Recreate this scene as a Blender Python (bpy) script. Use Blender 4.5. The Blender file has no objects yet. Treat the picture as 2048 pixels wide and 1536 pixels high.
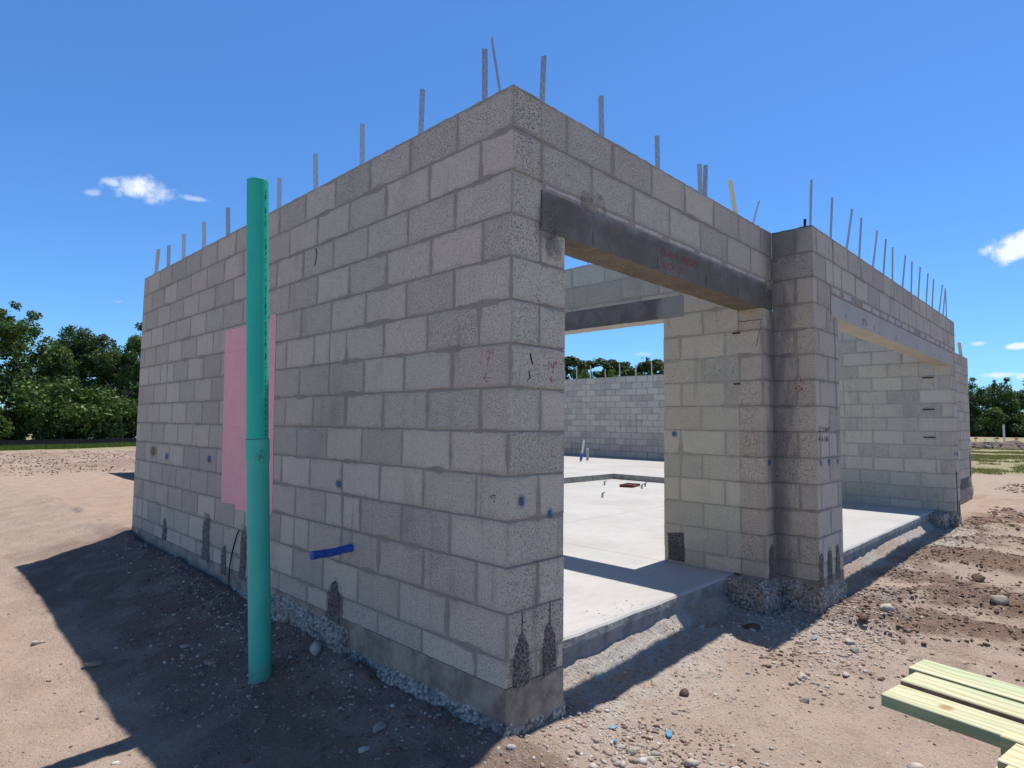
import bpy, math, random
import numpy as np
from mathutils import Vector, Matrix, noise as mnoise

random.seed(7)
rng = np.random.default_rng(7)
scene = bpy.context.scene
COL = scene.collection

# ------------------------------------------------------------------ camera
YAW, PITCH, ROLL = 0.7746191731, 0.0650624054, 0.0117900518
CAM = Vector((-1.97815, -1.95253, 1.16952))
fw = Vector((math.cos(YAW)*math.cos(PITCH), math.sin(YAW)*math.cos(PITCH), math.sin(PITCH)))
r0 = Vector((math.sin(YAW), -math.cos(YAW), 0)); u0 = r0.cross(fw)
rt = r0*math.cos(ROLL) + u0*math.sin(ROLL); up = -r0*math.sin(ROLL) + u0*math.cos(ROLL)
cam_data = bpy.data.cameras.new("camera")
cam = bpy.data.objects.new("camera", cam_data); COL.objects.link(cam)
M = Matrix((rt, up, -fw)).transposed().to_4x4(); M.translation = CAM
cam.matrix_world = M
cam_data.sensor_width = 36.0
cam_data.lens = 1224.83/2048*36.0
cam_data.clip_start = 0.05; cam_data.clip_end = 2000
scene.camera = cam

# ------------------------------------------------------------------ world
SUN_EL, SUN_AZ = math.radians(71.7), math.radians(88.0)   # azimuth clockwise from +Y
world = bpy.data.worlds.new("World"); scene.world = world; world.use_nodes = True
wt = world.node_tree; wt.nodes.clear()


class G:
    """small node helper"""
    def __init__(s, tree): s.t = tree
    def n(s, typ, ins=None, **kw):
        nd = s.t.nodes.new(typ)
        for k, v in kw.items(): setattr(nd, k, v)
        for k, v in (ins or {}).items(): s.set(nd.inputs[k], v)
        return nd
    def set(s, sock, v):
        if hasattr(v, 'links'): s.t.links.new(v, sock)
        elif isinstance(v, bpy.types.Node): s.t.links.new(v.outputs[0], sock)
        else:
            if isinstance(v, (tuple, list)) and sock.type == 'RGBA' and len(v) == 3: v = (*v, 1)
            sock.default_value = v
    def m(s, op, a, b=0.0, c=None):
        ins = {0: a, 1: b}
        if c is not None: ins[2] = c
        return s.n('ShaderNodeMath', ins, operation=op).outputs[0]
    def vm(s, op, a, b=None, out=0):
        nd = s.n('ShaderNodeVectorMath', {0: a}, operation=op)
        if b is not None:
            if op == 'SCALE': s.set(nd.inputs['Scale'], b)
            else: s.set(nd.inputs[1], b)
        return nd.outputs[out]
    def ss(s, x, lo, hi, a=0.0, b=1.0):
        nd = s.n('ShaderNodeMapRange', {'Value': x, 'From Min': lo, 'From Max': hi, 'To Min': a, 'To Max': b}, interpolation_type='SMOOTHSTEP')
        return nd.outputs[0]
    def lin(s, x, lo, hi, a=0.0, b=1.0):
        return s.n('ShaderNodeMapRange', {'Value': x, 'From Min': lo, 'From Max': hi, 'To Min': a, 'To Max': b}).outputs[0]
    def noise(s, vec, scale, detail=2.0, rough=0.5, out=0, dim='3D'):
        return s.n('ShaderNodeTexNoise', {'Vector': vec, 'Scale': scale, 'Detail': detail, 'Roughness': rough}, noise_dimensions=dim).outputs[out]
    def vor(s, vec, scale, out=0, feature='F1', rnd=1.0):
        return s.n('ShaderNodeTexVoronoi', {'Vector': vec, 'Scale': scale, 'Randomness': rnd}, feature=feature).outputs[out]
    def mix(s, f, a, b, blend='MIX'):
        nd = s.n('ShaderNodeMix', data_type='RGBA', blend_type=blend)
        s.set(nd.inputs[0], f); s.set(nd.inputs[6], a); s.set(nd.inputs[7], b)
        return nd.outputs[2]
    def sep(s, v):
        nd = s.n('ShaderNodeSeparateXYZ', {0: v}); return nd.outputs
    def comb(s, x=0.0, y=0.0, z=0.0): return s.n('ShaderNodeCombineXYZ', {0: x, 1: y, 2: z}).outputs[0]


g = G(wt)
sky = g.n('ShaderNodeTexSky', sky_type='NISHITA', sun_disc=False, sun_elevation=SUN_EL, sun_rotation=SUN_AZ,
          altitude=0.0, air_density=1.0, dust_density=0.25, ozone_density=3.0)
tc = g.n('ShaderNodeTexCoord').outputs['Generated']
CLOUDS = [
 ((0.2240, 0.9242, 0.3094), (24.0, -6.26, 0.876), (-5.2, -13.8, 45.0), 1.0),
 ((0.1727, 0.9401, 0.2939), (68.4388, -15.2888, 8.6953), (-25.8624, -38.0015, 136.739), 0.35),
 ((0.2884, 0.9062, 0.3093), (44.4805, -13.922, -0.6908), (-14.6033, -55.3839, 175.8797), 0.4),
 ((0.1949, 0.9302, 0.3111), (66.231, -11.0494, -8.4488), (8.5726, -43.1506, 123.6342), 0.6),
 ((0.9714, 0.0731, 0.226), (2.3123, -26.9549, -1.2139), (-10.1312, -2.8717, 44.4686), 1.3),
 ((0.9913, 0.0787, 0.1051), (3.5666, -45.6536, 0.5646), (-21.0851, 0.8051, 198.3061), 0.9),
 ((0.9866, 0.1192, 0.1112), (8.8085, -74.7151, 1.9621), (-29.2137, 3.2734, 255.7998), 0.5),
 ((0.9922, 0.1032, 0.0698), (4.8014, -45.8022, -0.5208), (-13.3232, -3.6114, 194.7746), 0.7),
 ((0.9949, 0.0755, 0.0668), (7.4811, -95.2118, -3.878), (-14.4821, -10.4076, 227.5877), 0.6),
 ((0.8396, 0.5312, 0.1137), (26.5358, -41.8114, -0.6029), (-22.4822, -17.8655, 249.4434), 0.25),
 ((0.2146, 0.9634, 0.1604), (139.104, -33.7768, 16.7305), (-55.1049, -47.9008, 361.4585), 0.2)]
nz = g.noise(tc, 38.0, 6.0, 0.62)
nz2 = g.noise(g.vm('ADD', tc, (3.1, 1.7, 0.4)), 15.0, 3.0, 0.5)
ncl = g.m('ADD', g.m('MULTIPLY', g.m('SUBTRACT', nz, 0.5), 1.7), g.m('MULTIPLY', g.m('SUBTRACT', nz2, 0.5), 1.1))
tot = None
for c, a, b, dens in CLOUDS:
    dv = g.vm('SUBTRACT', tc, c)
    uu = g.vm('DOT_PRODUCT', dv, a, 1); vv = g.vm('DOT_PRODUCT', dv, b, 1)
    rr = g.m('SQRT', g.m('ADD', g.m('MULTIPLY', uu, uu), g.m('MULTIPLY', vv, vv)))
    mk = g.m('ADD', g.m('SUBTRACT', 0.92, rr), ncl)
    near = g.ss(rr, 1.7, 0.9)
    mk = g.m('MULTIPLY', g.m('MULTIPLY', g.ss(mk, 0.0, 0.75), near), dens)
    tot = mk if tot is None else g.m('MAXIMUM', tot, mk)
tot = g.m('MINIMUM', tot, 1.0)
SKY_TINT = g.mix(1.0, sky.outputs[0], (0.76, 1.29, 1.86), 'MULTIPLY')
zen = g.ss(g.sep(tc)[2], 0.56, 0.82, 1.0, 0.22)      # sky above the view dimmed to cut fill on shaded ground
SKY_TINT = g.mix(1.0, SKY_TINT, g.comb(zen, zen, zen), 'MULTIPLY')
skc = g.mix(tot, SKY_TINT, (10.5, 11.2, 12.6))
bg = g.n('ShaderNodeBackground', {'Color': skc, 'Strength': 0.09})
g.n('ShaderNodeOutputWorld', {'Surface': bg})

sun_d = bpy.data.lights.new("sun", 'SUN'); sun_d.energy = 5.0; sun_d.angle = math.radians(0.53); sun_d.color = (1.0, 0.955, 0.89)
sun = bpy.data.objects.new("sun", sun_d); COL.objects.link(sun)
sdir = Vector((math.cos(SUN_EL)*math.sin(SUN_AZ), math.cos(SUN_EL)*math.cos(SUN_AZ), math.sin(SUN_EL)))
sun.rotation_euler = sdir.to_track_quat('Z', 'Y').to_euler(); sun.location = (8, 2, 20)

scene.view_settings.view_transform = 'Standard'; scene.view_settings.look = 'None'
scene.view_settings.exposure = 0.0; scene.view_settings.gamma = 1.0
scene.render.engine = 'CYCLES'
scene.cycles.max_bounces = 8; scene.cycles.diffuse_bounces = 4; scene.cycles.transparent_max_bounces = 12
scene.cycles.use_denoising = True

# ------------------------------------------------------------------ object helpers
def props(o, label=None, category=None, group=None, kind=None):
    if label: o['label'] = label
    if category: o['category'] = category
    if group: o['group'] = group
    if kind: o['kind'] = kind
    return o

def link(o, parent=None):
    COL.objects.link(o)
    if parent is not None: o.parent = parent
    return o

def empty(name, loc=(0, 0, 0), **kw):
    o = bpy.data.objects.new(name, None); o.location = loc; o.empty_display_size = 0.2
    link(o); props(o, **kw)
    return o

class MB:
    def __init__(s): s.v = []; s.f = []; s.uv = []; s.mi = []
    def quad(s, pts, uvs=None, mi=0):
        i = len(s.v); s.v += [tuple(p) for p in pts]; s.f.append(tuple(range(i, i+len(pts))))
        s.uv += list(uvs) if uvs else [(0, 0)]*len(pts); s.mi.append(mi)
    def obj(s, name, mats, parent=None, smooth=False, loc=None, **kw):
        me = bpy.data.meshes.new(name); me.from_pydata(s.v, [], s.f)
        uvl = me.uv_layers.new(name="UVMap")
        uvl.data.foreach_set('uv', np.array(s.uv, dtype=np.float32).ravel())
        me.polygons.foreach_set('material_index', np.array(s.mi, dtype=np.int32))
        if smooth: me.polygons.foreach_set('use_smooth', np.ones(len(s.f), dtype=bool))
        for m in (mats if isinstance(mats, (list, tuple)) else [mats]): me.materials.append(m)
        me.update()
        o = bpy.data.objects.new(name, me); link(o, parent); props(o, **kw)
        if loc is not None: o.location = loc
        return o

def np_mesh(name, V, F, mats, parent=None, smooth=False, attr=None, uv=None, **kw):
    """V (n,3), F (m,k) numpy arrays"""
    me = bpy.data.meshes.new(name)
    n, m, k = len(V), len(F), F.shape[1]
    me.vertices.add(n); me.vertices.foreach_set('co', V.astype(np.float32).ravel())
    me.loops.add(m*k); me.loops.foreach_set('vertex_index', F.astype(np.int32).ravel())
    me.polygons.add(m); me.polygons.foreach_set('loop_start', np.arange(0, m*k, k, dtype=np.int32))
    try: me.polygons.foreach_set('loop_total', np.full(m, k, dtype=np.int32))
    except Exception: pass
    if smooth: me.polygons.foreach_set('use_smooth', np.ones(m, dtype=bool))
    me.update(calc_edges=True); me.validate()
    for nm, data in (attr or {}).items():
        a = me.attributes.new(nm, 'FLOAT', 'POINT'); a.data.foreach_set('value', data.astype(np.float32))
    if uv is not None:
        l = me.uv_layers.new(name="UVMap"); l.data.foreach_set('uv', uv.astype(np.float32)[F.ravel()].ravel())
    for mm in (mats if isinstance(mats, (list, tuple)) else [mats]): me.materials.append(mm)
    o = bpy.data.objects.new(name, me); link(o, parent); props(o, **kw)
    return o

# numpy value noise -----------------------------------------------------------
def _h(ix, iy, seed):
    n = (ix.astype(np.int64)*374761393 + iy.astype(np.int64)*668265263 + seed*974711) & 0xffffffff
    n = ((n ^ (n >> 13))*1274126177) & 0xffffffff
    return ((n ^ (n >> 16)) & 0xffff)/65535.0
def vn(x, y, seed=0):
    ix = np.floor(x); iy = np.floor(y); fx = x-ix; fy = y-iy
    fx = fx*fx*(3-2*fx); fy = fy*fy*(3-2*fy)
    a = _h(ix, iy, seed); b = _h(ix+1, iy, seed); c = _h(ix, iy+1, seed); d = _h(ix+1, iy+1, seed)
    return (a*(1-fx)+b*fx)*(1-fy)+(c*(1-fx)+d*fx)*fy
def fbm(x, y, octs=4, seed=0, gain=0.5):
    r = 0; a = 1; t = 0
    for i in range(octs):
        r = r + a*vn(x*2**i+13.7*i, y*2**i-7.3*i, seed+i); t += a; a *= gain
    return r/t
def S(x, lo=0.0, hi=1.0):
    t = np.clip((x-lo)/(hi-lo), 0, 1); return t*t*(3-2*t)

# ------------------------------------------------------------------ materials
def mat(name):
    m = bpy.data.materials.new(name); m.use_nodes = True; m.node_tree.nodes.clear()
    return m, G(m.node_tree)
def finish(g, col, rough=0.9, bump=None, metallic=0.0, spec=0.3, strength=1.0, alpha=None, dist=1.0):
    b = g.n('ShaderNodeBsdfPrincipled', {'Base Color': col, 'Roughness': rough, 'Metallic': metallic, 'Specular IOR Level': spec})
    if bump is not None:
        g.set(b.inputs['Normal'], g.n('ShaderNodeBump', {'Height': bump, 'Strength': strength, 'Distance': dist}).outputs[0])
    if alpha is not None: g.set(b.inputs['Alpha'], alpha)
    g.n('ShaderNodeOutputMaterial', {'Surface': b})
CH, BL = 0.2032, 0.4064

def cmu(name, c1, c2, mort, seed=0.0, pit=1.0, paint=None, jd=1.0, wet=None, pale=0.0):
    m, g = mat(name)
    uv = g.n('ShaderNodeUVMap', uv_map='UVMap').outputs[0]
    pos = g.n('ShaderNodeNewGeometry').outputs['Position']
    wob = g.vm('SCALE', g.vm('SUBTRACT', g.noise(uv, 7.0, 3.0, 0.6, out=1), (0.5, 0.5, 0.5)), 0.013)
    x, y, _ = g.sep(g.vm('ADD', uv, wob))[:3]
    v = g.m('DIVIDE', y, CH); row = g.m('FLOOR', v); fv = g.m('SUBTRACT', v, row)
    par = g.m('MODULO', g.m('ADD', row, 40.0), 2.0)
    jit = g.n('ShaderNodeTexWhiteNoise', {'Vector': g.comb(row, seed+3.0, 0)}, noise_dimensions='3D').outputs[0]
    cu = g.m('ADD', g.m('DIVIDE', x, BL), g.m('ADD', g.m('MULTIPLY', par, 0.5), g.m('MULTIPLY', g.m('SUBTRACT', jit, 0.5), 0.06)))
    col = g.m('FLOOR', cu); fu = g.m('SUBTRACT', cu, col)
    wn = g.n('ShaderNodeTexWhiteNoise', {'Vector': g.comb(col, row, seed)}, noise_dimensions='3D')
    w1 = wn.outputs[0]; wr, wg, wb = g.sep(wn.outputs[1])[:3]
    # now and then a block is cut in two
    cut = g.m('MULTIPLY', g.m('GREATER_THAN', wg, 0.93), 1.0)
    dcut = g.m('ADD', g.m('ABSOLUTE', g.m('SUBTRACT', fu, 0.5)), g.m('SUBTRACT', 1.0, cut))
    du = g.m('MULTIPLY', g.m('MINIMUM', g.m('MINIMUM', fu, g.m('SUBTRACT', 1.0, fu)), dcut), BL)
    dv = g.m('MULTIPLY', g.m('MINIMUM', fv, g.m('SUBTRACT', 1.0, fv)), CH)
    smear = g.m('MULTIPLY', g.ss(g.noise(pos, 3.3, 3.0, 0.6), 0.48, 0.70), 0.015)
    jw = g.m('ADD', g.m('MULTIPLY', g.noise(pos, 23.0, 2.0), 0.004), g.m('ADD', 0.0028, smear))
    du2 = g.m('SUBTRACT', du, g.m('MULTIPLY', wb, 0.0055))
    d = g.m('MINIMUM', du2, dv)
    blk = g.ss(g.m('SUBTRACT', d, g.m('ADD', jw, g.m('MULTIPLY', g.m('SUBTRACT', g.noise(pos, 90.0, 2.0), .5), .004))), -0.0022, 0.0034)
    # texture
    big = g.noise(pos, 1.3, 4.0, 0.6); mid = g.noise(pos, 9.0, 4.0, 0.65); fine = g.noise(pos, 75.0, 3.0, 0.7)
    grit = g.noise(pos, 210.0, 2.0, 0.6)
    pitn = g.noise(pos, 190.0, 1.6, 0.6)
    thr = g.m('ADD', 0.56, g.m('MULTIPLY', g.m('SUBTRACT', 1.0, wr), 0.055/max(pit, .01)))
    thr = g.m('ADD', thr, g.m('MULTIPLY', g.m('SUBTRACT', 0.5, mid), 0.16))
    pits = g.m('MULTIPLY', g.ss(g.m('SUBTRACT', pitn, thr), 0.0, 0.05), blk)
    c = g.mix(w1, c1, c2)
    hue = g.mix(wg, (1.02, 0.995, 0.975), (0.985, 1.0, 1.0))
    c = g.mix(1.0, c, hue, 'MULTIPLY')
    tone = g.m('ADD', 0.58, g.m('ADD', g.m('MULTIPLY', fine, 0.40), g.m('ADD', g.m('MULTIPLY', grit, 0.26), g.m('MULTIPLY', mid, 0.18))))
    c = g.mix(1.0, c, g.comb(tone, tone, tone), 'MULTIPLY')
    mt = g.m('ADD', 0.72, g.m('MULTIPLY', mid, 0.55))
    mc = g.mix(1.0, mort, g.comb(mt, mt, mt), 'MULTIPLY')
    c = g.mix(blk, mc, c)
    c = g.mix(g.m('MULTIPLY', pits, 0.72), c, (0.06, 0.058, 0.06))
    # damp / mortar-wash patches
    dm = g.ss(g.noise(g.vm('MULTIPLY', pos, (1.0, 1.0, 0.55)), 2.1, 5.0, 0.68), 0.55, 0.76)
    c = g.mix(g.m('MULTIPLY', dm, 0.48), c, g.mix(1.0, mort, (0.8, 0.8, 0.84), 'MULTIPLY'))
    hz = g.m('MULTIPLY', g.ss(g.m('ADD', d, g.m('MULTIPLY', g.m('SUBTRACT', g.noise(pos, 11.0, 5.0, 0.7), 0.5), 0.10)), 0.035, -0.01), 0.55)
    c = g.mix(g.m('MULTIPLY', hz, blk), c, g.mix(1.0, mc, (1.15, 1.15, 1.15), 'MULTIPLY'))
    dr = g.noise(g.vm('MULTIPLY', pos, (9.0, 9.0, 0.9)), 1.0, 5.0, 0.7)
    c = g.mix(g.m('MULTIPLY', g.ss(dr, 0.57, 0.75), 0.45), c, g.mix(1.0, mort, (0.62, 0.61, 0.62), 'MULTIPLY'))
    if wet is not None:
        c = wet(g, pos, c, mid)
    h = g.m('MULTIPLY', g.m('MULTIPLY', blk, 0.0022), jd)
    h = g.m('SUBTRACT', h, g.m('MULTIPLY', pits, 0.0028))
    h = g.m('ADD', h, g.m('ADD', g.m('MULTIPLY', fine, 0.0016), g.m('MULTIPLY', grit, 0.0007)))
    if paint:
        pc = g.mix(g.ss(g.noise(pos, 3.0, 4.0), 0.3, 0.7), paint, tuple(p*0.93 for p in paint))
        pc = g.mix(g.m('MULTIPLY', g.m('SUBTRACT', 1.0, blk), 0.13), pc, tuple(p*0.62 for p in paint))
        pc = g.mix(g.m('MULTIPLY', pits, 0.18), pc, tuple(p*0.6 for p in paint))
        finish(g, pc, 0.6, g.m('MULTIPLY', h, 0.5))
    else:
        finish(g, c, 0.93, h)
    return m

C1, C2, MO = (0.625, 0.55, 0.445), (0.545, 0.482, 0.392), (0.33, 0.288, 0.238)
M_cmu = cmu("block_outside", C1, C2, MO, 1.0)

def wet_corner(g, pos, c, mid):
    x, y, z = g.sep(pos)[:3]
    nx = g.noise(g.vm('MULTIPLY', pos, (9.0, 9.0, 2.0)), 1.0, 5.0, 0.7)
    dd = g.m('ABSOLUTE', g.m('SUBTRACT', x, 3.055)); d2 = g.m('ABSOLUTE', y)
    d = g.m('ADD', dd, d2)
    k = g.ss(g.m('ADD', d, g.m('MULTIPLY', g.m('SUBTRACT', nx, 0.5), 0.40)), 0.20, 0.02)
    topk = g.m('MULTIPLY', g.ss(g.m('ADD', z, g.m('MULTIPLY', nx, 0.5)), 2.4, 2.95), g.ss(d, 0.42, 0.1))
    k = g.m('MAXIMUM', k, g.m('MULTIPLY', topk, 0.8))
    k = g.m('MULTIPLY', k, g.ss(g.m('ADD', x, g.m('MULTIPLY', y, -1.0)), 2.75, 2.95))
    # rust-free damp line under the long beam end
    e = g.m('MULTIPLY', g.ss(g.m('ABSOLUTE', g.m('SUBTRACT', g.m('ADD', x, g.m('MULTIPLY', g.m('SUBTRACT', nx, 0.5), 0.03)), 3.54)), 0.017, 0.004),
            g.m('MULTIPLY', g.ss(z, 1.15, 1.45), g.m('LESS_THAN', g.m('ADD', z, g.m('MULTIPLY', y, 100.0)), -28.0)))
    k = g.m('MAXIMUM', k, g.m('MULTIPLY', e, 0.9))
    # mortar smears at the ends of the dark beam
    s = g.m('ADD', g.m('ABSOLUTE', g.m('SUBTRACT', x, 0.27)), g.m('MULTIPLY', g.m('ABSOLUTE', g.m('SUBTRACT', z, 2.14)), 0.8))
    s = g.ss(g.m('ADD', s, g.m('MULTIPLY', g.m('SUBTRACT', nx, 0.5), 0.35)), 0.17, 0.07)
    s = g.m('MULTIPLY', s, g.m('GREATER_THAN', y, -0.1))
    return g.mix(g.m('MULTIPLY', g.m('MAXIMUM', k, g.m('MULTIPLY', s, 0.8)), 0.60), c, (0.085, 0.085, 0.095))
M_cmu_f = cmu("block_front", C1, C2, MO, 2.0, wet=wet_corner)
M_cmu_in = cmu("block_inside", (0.62, 0.59, 0.475), (0.545, 0.52, 0.425), (0.41, 0.385, 0.325), 3.0, pit=0.55, jd=0.8)
M_cmu_far = cmu("block_far", (0.60, 0.545, 0.45), (0.54, 0.49, 0.41), (0.34, 0.31, 0.265), 4.0, pit=0.4)
M_pink = cmu("pink_paint", C1, C2, MO, 1.0, paint=(0.98, 0.47, 0.46))

def simple(name, col, rough=0.9, ns=8.0, amp=0.5, bump=0.002, bs=60.0, col2=None, metallic=0.0, spec=0.3, detail=5.0):
    m, g = mat(name)
    pos = g.n('ShaderNodeNewGeometry').outputs['Position']
    n1 = g.noise(pos, ns, detail, 0.65)
    c = g.mix(g.ss(n1, 0.5-amp/2-.02, 0.5+amp/2+.02), col, col2 or tuple(c*0.75 for c in col))
    n2 = g.noise(pos, bs, 3.0, 0.65)
    t = g.m('ADD', 0.82, g.m('MULTIPLY', n2, 0.36)); c = g.mix(1.0, c, g.comb(t, t, t), 'MULTIPLY')
    finish(g, c, rough, g.m('MULTIPLY', n2, bump), metallic, spec)
    return m
M_top = simple("block_top", (0.50, 0.48, 0.45), ns=14, amp=0.3, bump=0.006, bs=45, col2=(0.36, 0.35, 0.34))
M_lin_light = simple("beam_light", (0.52, 0.485, 0.43), ns=3, amp=0.4, bump=0.002, bs=90, col2=(0.45, 0.42, 0.375))
def dark_lintel():
    m, g = mat("beam_dark")
    pos = g.n('ShaderNodeNewGeometry').outputs['Position']
    x, y, z = g.sep(pos)[:3]
    n1 = g.noise(pos, 4.0, 6.0, 0.7)
    c = g.mix(g.ss(n1, 0.42, 0.75), (0.145, 0.13, 0.112), (0.225, 0.205, 0.18))
    t2 = g.ss(g.m('ADD', z, g.m('MULTIPLY', g.m('SUBTRACT', n1, 0.5), 0.22)), 2.27, 2.34)
    c = g.mix(g.m('MULTIPLY', t2, 0.8), c, (0.27, 0.265, 0.275))
    n2 = g.noise(pos, 90.0, 3.0, 0.6)
    tt = g.m('ADD', 0.75, g.m('MULTIPLY', n2, 0.5)); c = g.mix(1.0, c, g.comb(tt, tt, tt), 'MULTIPLY')
    finish(g, c, 0.85, g.m('MULTIPLY', g.noise(pos, 55.0, 4.0, .7), 0.006)); return m
M_lin_dark = dark_lintel()
def soffit():
    m, g = mat("beam_soffit")
    pos = g.n('ShaderNodeNewGeometry').outputs['Position']
    n1 = g.noise(pos, 6.0, 6.0, 0.7); n2 = g.noise(g.vm('MULTIPLY', pos, (1.0, 2.5, 1.0)), 26.0, 4.0, 0.7)
    c = g.mix(g.ss(n1, 0.35, 0.7), (0.185, 0.162, 0.13), (0.12, 0.108, 0.09))
    c = g.mix(g.ss(n2, 0.60, 0.68), c, (0.46, 0.42, 0.35))
    finish(g, c, 0.95, g.m('MULTIPLY', n2, 0.01)); return m
M_soffit = soffit()
M_soffit2 = simple("beam_soffit_pale", (0.46, 0.43, 0.37), ns=5, amp=0.4, bump=0.004, bs=40, col2=(0.36, 0.34, 0.29))
M_stem = simple("footing_face", (0.40, 0.345, 0.28), ns=7, amp=0.3, bump=0.010, bs=38, col2=(0.21, 0.175, 0.14))

def slab_mat():
    m, g = mat("slab_concrete")
    pos = g.n('ShaderNodeNewGeometry').outputs['Position']
    x, y, z = g.sep(pos)[:3]
    n1 = g.noise(pos, 0.8, 5.0, 0.6); n2 = g.noise(g.vm('MULTIPLY', pos, (1.0, 3.0, 1.0)), 5.0, 5.0, 0.65); n3 = g.noise(pos, 60.0, 3.0)
    c = g.mix(g.ss(n1, 0.35, 0.7), (0.52, 0.505, 0.48), (0.45, 0.435, 0.41))
    c = g.mix(g.m('MULTIPLY', g.ss(n2, 0.45, 0.70), 0.5), c, (0.41, 0.40, 0.38))
    c = g.mix(g.m('MULTIPLY', g.ss(g.noise(pos, 2.2, 4.0), 0.55, 0.72), 0.35), c, (0.44, 0.385, 0.31))
    lines = None
    wob = g.m('MULTIPLY', g.m('SUBTRACT', g.noise(pos, 5.0, 3.0), 0.5), 0.012)
    for ax, val, w in ((x, 2.80, .006), (y, 2.75, .006), (x, 5.6, .005), (y, 5.2, .003)):
        l = g.ss(g.m('ABSOLUTE', g.m('ADD', g.m('SUBTRACT', ax, val), wob)), w*1.6, w*0.5)
        lines = l if lines is None else g.m('MAXIMUM', lines, l)
    up = g.n('ShaderNodeNewGeometry').outputs['Normal']
    nz_ = g.sep(up)[2]
    lines = g.m('MULTIPLY', lines, g.m('GREATER_THAN', nz_, 0.8))
    c = g.mix(g.m('MULTIPLY', lines, 0.6), c, (0.30, 0.24, 0.17))
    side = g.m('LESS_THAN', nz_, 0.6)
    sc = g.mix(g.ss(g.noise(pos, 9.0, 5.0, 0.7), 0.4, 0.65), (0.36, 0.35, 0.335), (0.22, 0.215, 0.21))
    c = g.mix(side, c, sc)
    speck = g.ss(g.noise(pos, 34.0, 2.0), 0.73, 0.77)
    c = g.mix(g.m('MULTIPLY', speck, 0.6), c, (0.22, 0.2, 0.18))
    h = g.m('SUBTRACT', g.m('MULTIPLY', n3, 0.0012), g.m('MULTIPLY', lines, 0.004))
    h = g.m('ADD', h, g.m('MULTIPLY', g.m('MULTIPLY', side, g.noise(pos, 30.0, 4.0, 0.7)), 0.02))
    finish(g, c, 0.75, h); return m
M_slab = slab_mat()

def pebble(name, light, dark, sc=70.0, bump=0.012):
    m, g = mat(name)
    pos = g.n('ShaderNodeNewGeometry').outputs['Position']
    vv = g.n('ShaderNodeTexVoronoi', {'Vector': pos, 'Scale': sc})
    n = g.noise(pos, 7.0, 4.0)
    r = g.sep(vv.outputs['Color'])[0]
    c = g.mix(r, dark, light)
    c = g.mix(g.ss(vv.outputs['Distance'], 0.4, 0.8), c, tuple(q*0.5 for q in dark))
    c = g.mix(g.m('MULTIPLY', g.ss(n, 0.45, 0.7), 0.5), c, tuple(q*0.6 for q in dark))
    finish(g, c, 0.95, g.m('MULTIPLY', g.m('SUBTRACT', 1.0, vv.outputs['Distance']), bump)); return m
M_rough = pebble("rough_concrete", (0.62, 0.55, 0.48), (0.34, 0.30, 0.26), 52, 0.012)
M_grout = pebble("grout_fill", (0.33, 0.305, 0.275), (0.16, 0.148, 0.135), 80, 0.012)
M_grout2 = pebble("grout_fill_fine", (0.24, 0.245, 0.22), (0.09, 0.09, 0.085), 140, 0.006)

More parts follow.
